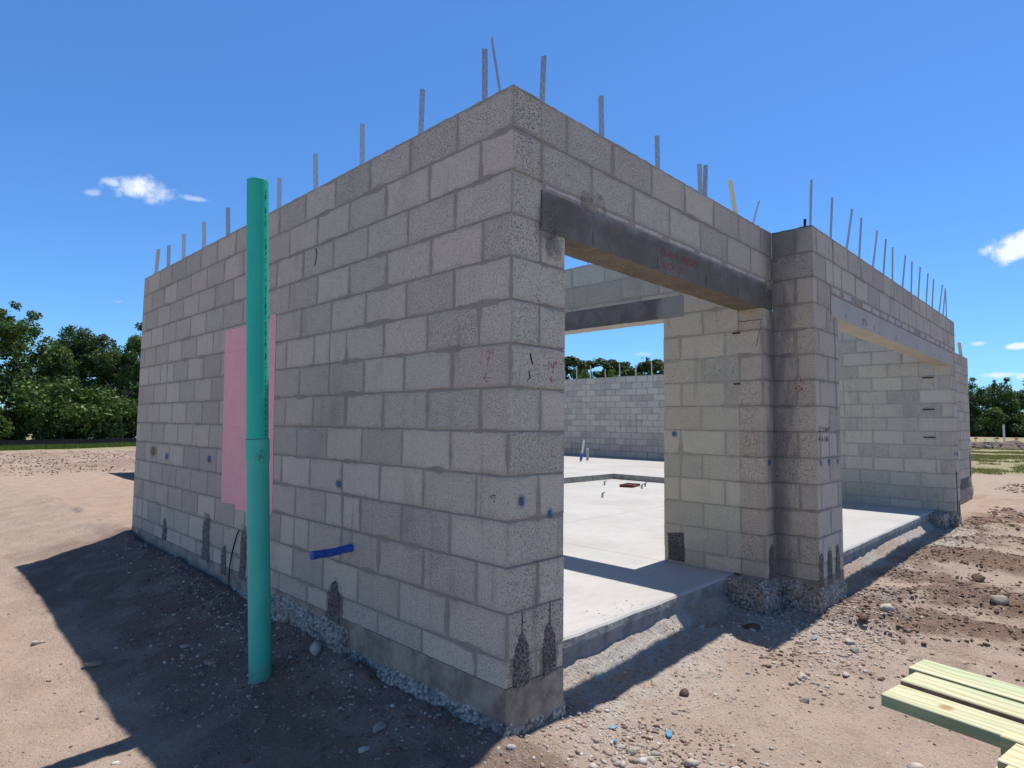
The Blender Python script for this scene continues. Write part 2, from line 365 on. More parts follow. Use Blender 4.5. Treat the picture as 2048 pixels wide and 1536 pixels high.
def soil():
    m, g = mat("sandy_soil")
    pos = g.n('ShaderNodeNewGeometry').outputs['Position']
    x, y, z = g.sep(pos)[:3]
    flat = g.comb(x, y, 0.0)
    n1 = g.noise(flat, 0.55, 5.0, 0.6); n2 = g.noise(flat, 3.2, 6.0, 0.68); n3 = g.noise(flat, 38.0, 4.0, 0.7); n4 = g.noise(flat, 160.0, 2.0)
    c = g.mix(g.ss(n2, 0.3, 0.72), (0.49, 0.375, 0.298), (0.395, 0.298, 0.232))
    c = g.mix(g.m('MULTIPLY', g.ss(n1, 0.45, 0.75), 0.28), c, (0.47, 0.40, 0.35))
    # darker turned-over earth; by the left wall, shade put into the soil colour
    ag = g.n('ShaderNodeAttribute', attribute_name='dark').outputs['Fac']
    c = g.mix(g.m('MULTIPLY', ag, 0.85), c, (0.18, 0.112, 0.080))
    # grey cement dust
    ac = g.n('ShaderNodeAttribute', attribute_name='dust').outputs['Fac']
    c = g.mix(g.m('MULTIPLY', ac, g.ss(g.noise(flat, 9.0, 4.0, .7), .3, .6)), c, (0.50, 0.46, 0.41))
    # thin weeds tint far away on the right and along the fence
    aw = g.n('ShaderNodeAttribute', attribute_name='weed').outputs['Fac']
    wcol = g.mix(g.ss(g.noise(g.comb(g.m('MULTIPLY', x, 0.5), y, 0), 1.6, 6.0, 0.75), 0.4, 0.62), (0.36, 0.31, 0.20), (0.25, 0.24, 0.085))
    c = g.mix(aw, c, wcol)
    n5 = g.noise(flat, 85.0, 3.0, .75); t = g.m('ADD', 0.42, g.m('ADD', g.m('MULTIPLY', n3, 0.46), g.m('ADD', g.m('MULTIPLY', n4, 0.30), g.m('MULTIPLY', n5, .40))))
    c = g.mix(1.0, c, g.comb(t, t, t), 'MULTIPLY')
    # shell and stone specks
    vv = g.n('ShaderNodeTexVoronoi', {'Vector': g.vm('ADD', flat, g.vm('SCALE', g.noise(flat, 20.0, 2.0, out=1), 0.02)), 'Scale': 26.0})
    vr, vg, _ = g.sep(vv.outputs['Color'])[:3]
    sz = g.m('MULTIPLY', g.ss(vr, 0.55, 1.0), 0.24)
    sp = g.m('MULTIPLY', g.m('LESS_THAN', vv.outputs['Distance'], sz), g.m('SUBTRACT', 1.0, aw))
    c = g.mix(g.m('MULTIPLY', sp, 0.75), c, g.mix(vg, (0.20, 0.15, 0.12), (0.66, 0.62, 0.57)))
    v2 = g.n('ShaderNodeTexVoronoi', {'Vector': g.vm('ADD', flat, g.vm('SCALE', g.noise(flat, 45.0, 2.0, out=1), 0.012)), 'Scale': 70.0})
    vr2, vg2, _ = g.sep(v2.outputs['Color'])[:3]
    sp2 = g.m('MULTIPLY', g.m('LESS_THAN', v2.outputs['Distance'], g.m('MULTIPLY', g.ss(vr2, 0.5, 1.0), 0.30)), g.m('SUBTRACT', 1.0, aw))
    c = g.mix(g.m('MULTIPLY', sp2, 0.7), c, g.mix(g.m('GREATER_THAN', vg2, 0.6), (0.17, 0.12, 0.09), (0.62, 0.57, 0.51)))
    h = g.m('ADD', g.m('MULTIPLY', n3, 0.022), g.m('ADD', g.m('MULTIPLY', n5, 0.010), g.m('MULTIPLY', g.m('ADD', sp, sp2), 0.004)))
    h = g.m('ADD', h, g.m('MULTIPLY', n2, 0.02))
    finish(g, c, 0.97, h, spec=0.15); return m
M_soil = soil()

# ------------------------------------------------------------------ ground
def building_d(x, y):
    """distances outside the footprint to the left (x<0) and front"""
    dl = np.maximum(0, -x)
    yf = np.where(x < 3.0, 0.22, -0.07)
    df = np.maximum(0, yf - y)
    return dl, df

def gz(x, y, detail=True):
    x = np.asarray(x, float); y = np.asarray(y, float)
    dl, df = building_d(x, y)
    z0 = -0.215 + 0.105*S(y, 0.2, 5.0)
    A = 0.215 - 0.06*S(y, 2.5, 7.0)
    left = A*S(dl, 0.0, 1.15)
    ff = 0.085*S(df, 0.1, 2.0)
    z = z0 - left - ff*(1-S(dl, 0.0, 1.0)*0.6)
    # in front of the open bays
    z = np.where((y < 0.5) & (x > 0.3), z - 0.03*S(x, .3, .6)*(1-S(x, 3, 5)), z)
    z = z + (0.115*np.exp(-((y-.28)/.085)**2) + 0.03*S(x, 1.2, 2.0)*np.exp(-((y-.2)/.25)**2))*S(x, .40, .55)*(1-S(x, 2.6, 2.8))
    z = z + 0.10*np.exp(-((y+.045)/.075)**2)*S(x, 3.6, 3.8)*(1-S(x, 8.2, 8.6))
    far = S(np.maximum(np.maximum(-x-1.3, -y-2.5), np.maximum(x-13, y-9)), 0, 6)
    z = z*(1-far) + (-0.34)*far
    inside = (x > 0.12) & (x < 14.9) & (y > np.where(x < 3.0, 0.34, 0.02)) & (y < 18.1) & ~((y > 5.7) & (x < 3.6))
    z = np.where(inside, -0.36, z)
    if detail:
        mask = np.where(inside, 0, 1.0)
        dist = np.hypot(x+2, y+2)
        n = (fbm(x*0.9, y*0.9, 4, 3)-0.5)*0.055 + (fbm(x*5, y*5, 4, 9, 0.6)-0.5)*0.030
        # clods and broken ground to the right and around the pier
        rub = S(x, 1.3, 2.8)*(1-S(x, 9, 16))*S(-y, 0.15, 0.6)
        uu = x + 0.28*y + 0.25*(fbm(x*.8, y*.8, 3, 37)-.5)
        cl = np.abs(fbm(uu*9+3, y*6, 4, 21, 0.62)-0.5)*2
        pat = S(fbm(uu*1.9, y*0.8, 4, 31), 0.44, 0.60)
        n = n + rub*(pat*(0.060*(1-cl) - 0.018) + (fbm(uu*16, y*11, 3, 23, .6)-.5)*0.022)
        rut = (np.abs(np.sin(uu*2.6))-0.5)*0.035 + np.sin(uu*23 + 2*np.sin(y*3))*0.006
        n = n + rut*S(x, 2.9, 4.2)*(1-S(x, 16, 26))*S(-y, 0.35, 0.8)
        n = n + (fbm(x*17, y*17, 3, 27, .65)-.5)*(0.014 + 0.03*np.exp(-(df/.3)**2)*(x > .4)*(y < .6))
        # ploughed strip on the far left
        pl = S(y, 18, 21)*(1-S(y, 31, 33))*(1-S(x, 12, 20))
        n = n + pl*(fbm(x*1.2, y*2.0, 4, 41, 0.7)-0.5)*0.35
        # little fall of earth along the left wall
        n = n + 0.05*S(fbm(x*3, y*1.6, 3, 51), 0.45, 0.7)*np.exp(-(dl/0.22)**2)*(x < 0.05)
        n = n*S(18-dist*0 + 0, 0, 1)
        z = z + n*mask
    return z

def axis(lo, a, b, hi, fine, mid_a, mid_b, mid):
    xs = list(np.arange(a, b, fine))
    s = mid; p = a
    while p > mid_a: p -= s; xs.append(p)
    while p > lo: s *= 1.22; p -= s; xs.append(p)
    s = mid; p = xs[len(list(np.arange(a, b, fine)))-1]
    while p < mid_b: p += s; xs.append(p)
    while p < hi: s *= 1.16; p += s; xs.append(p)
    return np.array(sorted(xs))
gx = axis(-400, -1.9, 4.6, 600, 0.021, -4, 14, 0.06)
gy = axis(-400, -2.2, 6.6, 600, 0.021, -4, 12, 0.07)
GX, GY = np.meshgrid(gx, gy, indexing='ij')
GZ = gz(GX, GY)
nx_, ny_ = len(gx), len(gy)
V = np.stack([GX.ravel(), GY.ravel(), GZ.ravel()], 1)
idx = np.arange(nx_*ny_).reshape(nx_, ny_)
F = np.stack([idx[:-1, :-1].ravel(), idx[1:, :-1].ravel(), idx[1:, 1:].ravel(), idx[:-1, 1:].ravel()], 1)
X, Y = GX.ravel(), GY.ravel()
dl, df = building_d(X, Y)
UU = X + 0.28*Y + 0.25*(fbm(X*.8, Y*.8, 3, 37)-.5)
dark = S(fbm(UU*1.9, Y*0.8, 4, 31)+.3*(fbm(UU*12, Y*8, 3, 32)-.5), 0.49, 0.60)*S(X+1.2*(fbm(X*2, Y*2, 3, 34)-.5), 1.6, 3.0)*(1-S(X, 10, 16))*S(-Y, 0.1, 0.5)
dark = np.maximum(dark, 0.8*S(fbm(X*0.9, Y*2.0, 4, 61), 0.5, 0.62)*S(X, 3.3, 4.2)*(1-S(X, 8, 10))*np.exp(-((Y+0.45)/0.28)**2))
dark = np.maximum(dark, 0.5*S(Y, 18, 21)*(1-S(Y, 31, 33))*(1-S(X, 12, 20))*S(fbm(X*1.2, Y*2.0, 4, 41, 0.7), 0.4, 0.6))
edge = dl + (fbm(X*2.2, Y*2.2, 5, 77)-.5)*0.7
dark = np.maximum(dark, (0.80-0.35*S(fbm(X*6, Y*6, 3, 78), .5, .7))*(1-S(edge, 0.75, 1.15))*(X < 0.02)*S(Y, -1.2, -.5)*(1-S(Y, 5.9, 6.6)))  # darkens the soil along the left wall to deepen its shade
edge2 = np.hypot(np.maximum(0, X-0.02), np.maximum(0, Y+.1)*0) + np.maximum(0, -Y-1.3) + (fbm(X*3, Y*3, 4, 79)-.5)*.3
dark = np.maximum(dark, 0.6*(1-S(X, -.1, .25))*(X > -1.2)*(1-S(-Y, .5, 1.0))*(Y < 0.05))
dust = 1.0*S(fbm(X*1.7, Y*1.7, 4, 71), 0.38, 0.6)*np.exp(-(df/0.55)**2)*(X > -0.1)*(X < 9.6)*(Y < 0.6)
dust = np.maximum(dust, 0.9*np.exp(-(((X-2.75)/0.55)**2+((Y+0.15)/0.35)**2)))
dust = np.maximum(dust, 0.6*S(fbm(X*1.3, Y*1.3, 4, 81), 0.52, 0.66)*np.exp(-(((X-2.4)/0.8)**2+((Y+0.65)/0.35)**2)))
dust = np.maximum(dust, 0.5*S(fbm(X*1.3, Y*1.3, 4, 83), 0.45, 0.7)*np.exp(-(((X-0.35)/0.7)**2+((Y+0.45)/0.35)**2)))
weed = S(X, 21+3*fbm(X*.3, Y*.3, 3, 5), 26)*(1-0.0*X)*(Y < 16+0*X)*0.9
weed = np.maximum(weed, S(Y + 0.0*X, 33.0, 34.5)*(X < 30))
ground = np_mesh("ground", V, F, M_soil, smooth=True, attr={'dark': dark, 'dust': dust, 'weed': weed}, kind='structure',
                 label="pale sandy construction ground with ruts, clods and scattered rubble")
def gh(x, y): return float(gz(np.array([x]), np.array([y]))[0])

# ------------------------------------------------------------------ building
H = 13*CH + 0.12
HOUSE = empty("block_house_shell", (0, 0, 0),
    label="unfinished grey concrete block house shell with two open garage bays and no roof", category="building")

def _box(mb, x0, x1, y0, y1, z0, z1, ux=0.0, uy=0.0, top=True, mi=0, mis=None, nz=1, skip=()):
    """box; side faces carry u = metres along the wall, v = metres below the wall top.
    mis: dict of face key -> material index (keys x-,x+,y-,y+,top,bot)"""
    mis = mis or {}
    def f(key, pts, uvs):
        if key in skip: return
        mb.quad(pts, uvs, mis.get(key, mi if key not in ('top', 'bot') else 1))
    zz = H
    f('x-', [(x0, y1, z0), (x0, y0, z0), (x0, y0, z1), (x0, y1, z1)], [(y1+uy, zz-z0), (y0+uy, zz-z0), (y0+uy, zz-z1), (y1+uy, zz-z1)])
    f('x+', [(x1, y0, z0), (x1, y1, z0), (x1, y1, z1), (x1, y0, z1)], [(y0+uy, zz-z0), (y1+uy, zz-z0), (y1+uy, zz-z1), (y0+uy, zz-z1)])
    f('y-', [(x0, y0, z0), (x1, y0, z0), (x1, y0, z1), (x0, y0, z1)], [(x0+ux, zz-z0), (x1+ux, zz-z0), (x1+ux, zz-z1), (x0+ux, zz-z1)])
    f('y+', [(x1, y1, z0), (x0, y1, z0), (x0, y1, z1), (x1, y1, z1)], [(x1+ux, zz-z0), (x0+ux, zz-z0), (x0+ux, zz-z1), (x1+ux, zz-z1)])
    f('top', [(x0, y0, z1), (x1, y0, z1), (x1, y1, z1), (x0, y1, z1)], [(0, 0)]*4)
    f('bot', [(x0, y1, z0), (x1, y1, z0), (x1, y0, z0), (x0, y0, z0)], [(0, 0)]*4)


def _cj(k, key, a): return a*(2*float(_h(np.array(k*7+3), np.array(sum(map(ord, key))), 17))-1)
def wallbox(mb, x0, x1, y0, y1, z0, z1, courses=True, **kw):
    """a wall piece laid course by course: each course a hair in or out of line, mortar beds slightly recessed"""
    if z1-z0 < .15 or not courses: return _box(mb, x0, x1, y0, y1, z0, z1, **kw)
    ax, ay = (.0011, .0032) if (y1-y0) > (x1-x0) else (.0032, .0011)
    J = .0045; k = 0; sk = tuple(kw.pop('skip', ()))
    zt = H; edges = []
    while zt > z0+1e-4:
        zb = zt-CH if k < 13 else zt-CH
        a, b = max(z0, zb+J*.5), min(z1, zt-J*.5)
        if b-a > .003:
            o = [_cj(k, 'x-', ax), _cj(k, 'x+', ax), _cj(k, 'y-', ay), _cj(k, 'y+', ay)]
            _box(mb, x0+o[0], x1+o[1], y0+o[2], y1+o[3], a, b, skip=sk, **kw)
        c, d = max(z0, zb-J*.5), min(z1, zb+J*.5)
        if d-c > .001:
            q = .0026
            _box(mb, x0+q, x1-q, y0+q, y1-q, c, d, skip=sk+('top', 'bot'), **kw)
        zt -= CH; k += 1

def roughtop(mb, x0, x1, y0, y1, z, amp=0.006, step=0.035):
    """crumbled mortar bed laid along the top of a wall: a low bumpy strip"""
    along_x = (x1-x0) > (y1-y0)
    L = (x1-x0) if along_x else (y1-y0); n = max(2, int(L/step)); W = 5
    w0, w1 = (y0, y1) if along_x else (x0, x1)
    P = []
    for i in range(n+1):
        a = (x0 if along_x else y0) + L*i/n; row = []
        for j in range(W+1):
            b = w0 + (w1-w0)*j/W
            h = 0.0015 + amp*random.random()**2*(1.6 if random.random() < .12 else 1)
            e = 0.003*random.random() if j in (0, W) else 0
            b2 = b + (e if j == 0 else -e if j == W else 0)
            row.append((a, b2, z+h) if along_x else (b2, a, z+h))
        P.append(row)
    for i in range(n):
        for j in range(W):
            q = [P[i][j], P[i+1][j], P[i+1][j+1], P[i][j+1]]
            mb.quad(q if along_x else q[::-1], None, 1)
        for j, flip in ((0, False), (W, True)):
            a, b = P[i][j], P[i+1][j]; q = [(a[0], a[1], z-0.003), (b[0], b[1], z-0.003), b, a]
            if flip: q = q[::-1]
            mb.quad(q if along_x else q[::-1], None, 1)

LEFT_END = 5.84
# left side wall ------------------------------------------------
mb = MB()
wallbox(mb, 0, .2, 0, LEFT_END, 0, H, mis={'y-': 2})
roughtop(mb, 0, .2, 0.0, LEFT_END, H)
W_LEFT = mb.obj("wall", [M_cmu, M_top, M_cmu_f], HOUSE, label="long shaded left side wall with the pink painted rectangle")
# front wall of the narrow bay -----------------------------------
LZ0, LZ1 = 2.115, 2.315
U1 = BL*0.5
mb = MB()
wallbox(mb, .2, .392, 0, .2, 0, LZ0, ux=0, mis={'x+': 2})
wallbox(mb, .2, 3.055, 0, .2, LZ1, H, ux=0, skip=('x-',))
wallbox(mb, .2, .2045, 0, .2, LZ0, LZ1, ux=0, skip=('x-', 'top', 'bot'))
roughtop(mb, .2, 3.055, 0, .2, H)
W_F1 = mb.obj("wall", [M_cmu_f, M_top, M_cmu_in], HOUSE, label="front wall over the narrow garage bay carrying the dark beam")
# dark precast lintel
def lintel(x0, x1, y0, y1, z0, z1, mats, parent, step=0.05, amp=0.004, **kw):
    mb = MB()
    n = int((x1-x0)/step)
    xs = np.linspace(x0, x1, n+1)
    e0 = [y0-0.003+random.random()*amp for _ in xs]; zb = [z0+random.uniform(-1, 1)*amp*0.6 for _ in xs]
    for i in range(n):
        a, b = xs[i], xs[i+1]
        mb.quad([(a, e0[i], zb[i]), (b, e0[i+1], zb[i+1]), (b, y0-0.003, z0+.02), (a, y0-0.003, z0+.02)], None, 0)
        mb.quad([(a, y0-.003, z0+.02), (b, y0-.003, z0+.02), (b, y0-.003, z1), (a, y0-.003, z1)], None, 0)
        mb.quad([(a, y1+.002, zb[i]), (b, y1+.002, zb[i+1]), (b, e0[i+1], zb[i+1]), (a, e0[i], zb[i])], None, 1)
        mb.quad([(b, y1+.002, zb[i+1]), (a, y1+.002, zb[i]), (a, y1+.002, z1), (b, y1+.002, z1)], None, 0)
    mb.quad([(x0, y1, z0), (x0, y0, z0), (x0, y0, z1), (x0, y1, z1)], None, 0)
    mb.quad([(x1, y0, z0), (x1, y1, z0), (x1, y1, z1), (x1, y0, z1)], None, 0)
    return mb.obj("lintel", mats, parent, **kw)
lintel(.2065, 3.05, 0, .2, LZ0, LZ1, [M_lin_dark, M_soffit], W_F1, label="dark charcoal concrete lintel with faded red stencilling")
# partition wall between the bays (faces -x at 2.85) ------------------
IX0, IX1 = 2.85, 3.055
OY0, OY1 = 0.885, 4.9
mb = MB()
UI = 0.09
wallbox(mb, IX0, IX1, .0, .2, 0.0, LZ0, uy=0.0, mi=0, mis={'x-': 2, 'y+': 0, 'y-': 3}, ux=0.0)
wallbox(mb, IX0+.003, IX1, .2, OY0, 0, H, uy=UI, skip=('y-',))
wallbox(mb, IX0+.003, IX1, OY0, OY1, LZ1, H, uy=UI, skip=('y-', 'y+'))
wallbox(mb, IX0+.003, IX1, OY1, 5.64, 0, H, uy=UI)
roughtop(mb, IX0+.003, IX1, .2, 5.64, H)
W_IN = mb.obj("wall", [M_cmu_in, M_top, M_cmu_f, M_cmu_f], HOUSE, label="partition wall inside the narrow bay with its own beam over an opening")
# inner lintel along y
def lintel_y(x0, x1, y0, y1, z0, z1, mats, parent, step=0.05, amp=0.004, **kw):
    mb = MB(); n = int((y1-y0)/step); ys = np.linspace(y0, y1, n+1)
    zb = [z0+random.uniform(-1, 1)*amp*0.6 for _ in ys]
    for i in range(n):
        a, b = ys[i], ys[i+1]
        mb.quad([(x0-.003, b, zb[i+1]), (x0-.003, a, zb[i]), (x0-.003, a, z1), (x0-.003, b, z1)], None, 0)
        mb.quad([(x1+.002, a, zb[i]), (x1+.002, b, zb[i+1]), (x1+.002, b, z1), (x1+.002, a, z1)], None, 0)
        mb.quad([(x0-.003, a, zb[i]), (x0-.003, b, zb[i+1]), (x1+.002, b, zb[i+1]), (x1+.002, a, zb[i])], None, 1)
    mb.quad([(x0, y0, z0), (x1, y0, z0), (x1, y0, z1), (x0, y0, z1)], None, 0)
    mb.quad([(x1, y1, z0), (x0, y1, z0), (x0, y1, z1), (x1, y1, z1)], None, 0)
    return mb.obj("lintel", mats, parent, **kw)
def lin_mid():
    m, g = mat("beam_mid")
    pos = g.n('ShaderNodeNewGeometry').outputs['Position']
    n1 = g.noise(pos, 5.0, 6.0, 0.7)
    y = g.sep(pos)[1]
    k = g.ss(g.m('ADD', y, g.m('MULTIPLY', g.m('SUBTRACT', n1, .5), .6)), 0.98, 0.8)
    c = g.mix(g.ss(n1, 0.4, 0.7), (0.115, 0.122, 0.12), (0.20, 0.205, 0.20))
    c = g.mix(k, c, (0.32, 0.32, 0.31))
    finish(g, c, 0.9, g.m('MULTIPLY', g.noise(pos, 80.0), 0.0015)); return m
M_lin_mid = lin_mid()
lintel_y(IX0+.003, IX1, OY0-0.2, OY1+.2, LZ0+.01, LZ1, [M_lin_mid, M_soffit2], W_IN, label="grey concrete lintel over the inside opening")
# small gap filler in the partition wall where the lintel bears is hidden by the lintel's own faces (3 mm proud)

# front pier + wall of the wide bay (y = -0.32) ------------------------
FY0, FY1 = -.32, -.12
O2A, O2B, F2E = 3.64, 8.72, 9.13
mb = MB()
U2 = BL*0.25
wallbox(mb, 3.055, O2A, FY0, FY1, 0, LZ0-.015, ux=U2, uy=0.18, mis={'x+': 2})
wallbox(mb, 3.055, 3.455, FY0, FY1, LZ0-.015, H, ux=U2, uy=0.18)
wallbox(mb, 3.455, F2E, FY0, FY1, 2.28, H, ux=U2, uy=0.18, skip=('x-',))
wallbox(mb, 3.055, 3.255, FY1, 0.0, 0, H, ux=U2, uy=0.18, skip=('y-',))
wallbox(mb, O2B, F2E, FY0, FY1, 0, LZ0-.015, ux=U2, uy=0.18, mis={'x-': 2})
wallbox(mb, 8.93, F2E, FY0, FY1, LZ0-.015, 2.28, ux=U2, uy=0.18, skip=('top', 'bot'))
wallbox(mb, 3.0585, 3.255, 0.0, 0.2, 0, LZ0, ux=U2, uy=.18, skip=('y-', 'x-', 'y+'))
roughtop(mb, 3.055, F2E, FY0, FY1, H); roughtop(mb, 3.055, 3.255, FY1, 0, H)
W_F2 = mb.obj("wall", [M_cmu_f, M_top, M_cmu_in], HOUSE, label="projecting front wall and corner pier of the wide garage bay")
lintel(3.46, 8.925, FY0, FY1, LZ0-.02, 2.275, [M_lin_light, M_soffit2], W_F2, amp=0.001, label="long light grey concrete lintel over the wide bay")
# right room wall (faces -x at 8.72) -----------------------------------
mb = MB()
wallbox(mb, O2B+.003, 8.93, FY1, 3.6, 0, H, uy=.12)
roughtop(mb, O2B+.003, 8.93, FY1, 3.6, H)
W_R = mb.obj("wall", [M_cmu_in, M_top], HOUSE, label="inner side wall of the wide bay seen in shade through its opening")
# back wall of narrow bay, front wall of the house, far wall, rear walls
mb = MB(); wallbox(mb, .2, IX1, 5.64, LEFT_END, 0, H, skip=('x-',)); roughtop(mb, .2, IX1, 5.64, LEFT_END, H)
mb.obj("wall", [M_cmu_in, M_top], HOUSE, label="back wall closing the narrow bay")
mb = MB(); wallbox(mb, F2E, 14.87, .33, .53, 0, H); roughtop(mb, F2E, 14.87, .33, .53, H)
wallbox(mb, 8.93, F2E, FY1, .53, 0, H, skip=('y-',)) 
W_H = mb.obj("wall", [M_cmu, M_top], HOUSE, label="set back front wall at the right end of the building")
mb = MB(); wallbox(mb, 14.87, 15.07, .33, 18.3, 0, H, mis={'x-': 0}); roughtop(mb, 14.87, 15.07, .33, 18.3, H, step=.1)
W_FAR = mb.obj("wall", [M_cmu_far, M_top], HOUSE, label="distant far wall of pale blocks seen through the narrow bay")
mb = MB(); wallbox(mb, 3.47, 14.87, 18.1, 18.3, 0, H); wallbox(mb, 3.47, 3.67, 5.84, 18.1, 0, H)
roughtop(mb, 3.47, 14.87, 18.1, 18.3, H, step=.1); roughtop(mb, 3.47, 3.67, 5.84, 18.1, H, step=.1)
mb.obj("wall", [M_cmu, M_top], HOUSE, label="rear walls of the house behind the left side wall")

# ------------------------------------------------------------------ footings
def stem(pts_boxes, parent=HOUSE):
    mb = MB()
    for (x0, x1, y0, y1, z0, z1) in pts_boxes: _box(mb, x0, x1, y0, y1, z0, z1, mi=0, mis={'top': 0, 'bot': 0})
    return mb.obj("footing", [M_stem], parent)
E_ = 0.002
stem([(-E_, .21, -E_, LEFT_END+E_, -.5, -E_), (.21, .395, -E_, .205, -.5, -E_),
      (IX0-.004, 3.054, -E_, .2, -.5, -E_), (3.053, O2A+.002, FY0-E_, 0.1, -.5, -E_),
      (O2B-.003, F2E+E_, FY0-E_, .1, -.5, -E_), (F2E+E_, 15.075, .33-E_, .5, -.5, -E_),
      (14.9, 15.075, .5, 18.31, -.5, -E_), (3.46, 14.9, 18.15, 18.31, -.5, -E_), (3.46, 3.6, 5.85, 18.15, -.5, -E_), (.21, 3.0, 5.66, LEFT_END+E_, -.5, -E_)])

def skirt(p0, p1, out, topf, zb=-.55, bulge=0.05, step=0.018, seed=0, parent=HOUSE):
    """rough cast concrete bulging out below a wall. p0->p1 along the wall, out = outward dir"""
    p0 = np.array(p0, float); p1 = np.array(p1, float); out = np.array(out, float)
    L = np.linalg.norm(p1-p0); n = max(2, int(L/step)); m = 22
    s = np.linspace(0, L, n+1); t = np.linspace(0, 1, m+1)
    SS, TT = np.meshgrid(s, t, indexing='ij')
    top = np.array([topf(q) for q in s])[:, None]
    top = top + (fbm(SS*8+seed, SS*0+seed, 3, seed)-.5)*0.05
    Z = top + (zb-top)*TT
    prof = S(TT, 0.0, 0.14)*bulge*0.55 + TT*bulge*0.6
    nn = (fbm(SS*16+seed*3, Z*16, 4, seed+1, 0.6)-0.5)*0.05 + (fbm(SS*45, Z*45+seed, 2, seed+2)-0.5)*0.022
    O = -0.004 + prof + nn*S(TT, 0.0, 0.12)*(0.4+bulge*12)
    D = (p1-p0)/L
    Vv = np.stack([p0[0]+D[0]*SS+out[0]*O, p0[1]+D[1]*SS+out[1]*O, Z], -1).reshape(-1, 3)
    ii = np.arange((n+1)*(m+1)).reshape(n+1, m+1)
    cr = D[0]*out[1]-D[1]*out[0]
    Ff = np.stack([ii[:-1, :-1].ravel(), ii[1:, :-1].ravel(), ii[1:, 1:].ravel(), ii[:-1, 1:].ravel()], 1)
    if cr < 0: Ff = Ff[:, ::-1]
    return np_mesh("rough_footing", Vv, Ff, M_rough, parent, smooth=False)
def tl(s):
    y = s
    if 1.35 < y < 2.45: return -0.03
    if y < 0.85: return -0.135
    return -0.15 if y < 2.6 else -0.125
skirt((0, -0.04), (0, 5.84), (-1, 0), tl, bulge=0.075, seed=3)
skirt((-.03, 0), (.41, 0), (0, -1), lambda s: -.15, bulge=0.02, seed=4)
skirt((.395, 0), (.395, .25), (1, 0), lambda s: -.14, bulge=0.02, seed=5)
skirt((2.68, 0.0), (3.07, -0.01), (0, -1), lambda s: -.015, bulge=0.06, seed=6)
skirt((2.71, -0.04), (2.71, .30), (-1, 0), lambda s: -.03, bulge=0.03, seed=9)
skirt((3.055, -.35), (3.055, 0.02), (-1, 0), lambda s: -.02, bulge=0.05, seed=7)
skirt((3.02, -.32), (3.66, -.32), (0, -1), lambda s: -.05, bulge=0.03, seed=8)
skirt((8.34, -.215), (8.82, -.215), (0, -1), lambda s: -.03, bulge=0.05, seed=10)
skirt((8.72, -.36), (8.72, -.1), (-1, 0), lambda s: -.03, bulge=0.05, seed=12)
skirt((8.7, -.32), (9.15, -.32), (0, -1), lambda s: -.07, bulge=0.02, seed=11)
skirt((9.13, .33), (15.1, .33), (0, -1), lambda s: -.05, bulge=0.03, seed=13, step=.06)

mb = MB(); _box(mb, 2.70, 2.86, .012, .30, -.5, -.012, mi=0, mis={'top': 0, 'bot': 0}); mb.obj("rough_footing", [M_rough], HOUSE); mb = MB(); _box(mb, 8.33, 8.80, -.245, .0, -.5, -.018, mi=0, mis={'top': 0, 'bot': 0})
mb.obj("rough_footing", [M_rough], HOUSE)
# ------------------------------------------------------------------ floor slabs
def slab(poly_edge, rects, z, zb, wob, **kw):
    """rects: flat pieces (x0,x1,y0,y1); poly_edge: list of (x0,x1,y) front edges with a worn arris"""
    mb = MB()
    for (x0, x1, y0, y1) in rects: mb.quad([(x0, y0, z), (x1, y0, z), (x1, y1, z), (x0, y1, z)])
    for (x0, x1, y, yin) in poly_edge:
        n = int((x1-x0)/.03); xs = np.linspace(x0, x1, n+1)
        off = (fbm(xs*3.1, xs*0+y, 4, 91)-.5)*wob*2; dz = (fbm(xs*6, xs*0, 3, 95))*0.010
        prof = [(yin, z), ('o', 0.030, 0.0), ('o', 0.010, -0.004), ('o', 0.0, -0.016), ('o', -0.004, -.06), ('o', 0.004, -.12), ('o', 0.0, zb-z)]
        P = []
        for i in range(n+1):
            row = []
            for pz in prof:
                if pz[0] == 'o':
                    jit = (random.random()-.5)*0.006 if pz[2] < -0.02 else 0
                    row.append((xs[i], y+off[i]+pz[1]+jit, z+pz[2]-(dz[i] if -0.03 < pz[2] < -0.001 else 0)))
                else: row.append((xs[i], pz[0], pz[1]))
            P.append(row)
        for i in range(n):
            for j in range(len(prof)-1):
                mb.quad([P[i][j+1], P[i+1][j+1], P[i+1][j], P[i][j]])
    return mb.obj("floor_slab", [M_slab], HOUSE, **kw)
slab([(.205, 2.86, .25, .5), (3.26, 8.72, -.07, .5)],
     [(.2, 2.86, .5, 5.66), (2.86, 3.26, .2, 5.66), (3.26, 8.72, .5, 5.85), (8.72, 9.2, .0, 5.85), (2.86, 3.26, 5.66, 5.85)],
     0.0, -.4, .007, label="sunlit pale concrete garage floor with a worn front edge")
mb = MB(); HZ = .115
def kerbed(x0, x1, y0, y1, sides):
    mb.quad([(x0, y0, HZ), (x1, y0, HZ), (x1, y1, HZ), (x0, y1, HZ)])
    if 'x' in sides: mb.quad([(x0, y1, -.01), (x0, y0, -.01), (x0, y0, HZ), (x0, y1, HZ)])
    if 'y' in sides: mb.quad([(x0, y0, -.01), (x1, y0, -.01), (x1, y0, HZ), (x0, y0, HZ)])
kerbed(9.2, 14.88, .5, 5.85, 'x'); kerbed(3.06, 14.88, 5.85, 18.15, ''); 
mb.quad([(3.06, 5.85, -.01), (9.2, 5.85, -.01), (9.2, 5.85, HZ), (3.06, 5.85, HZ)])
mb.obj("floor_slab", [M_slab], HOUSE, label="raised house floor slab behind the garage step")

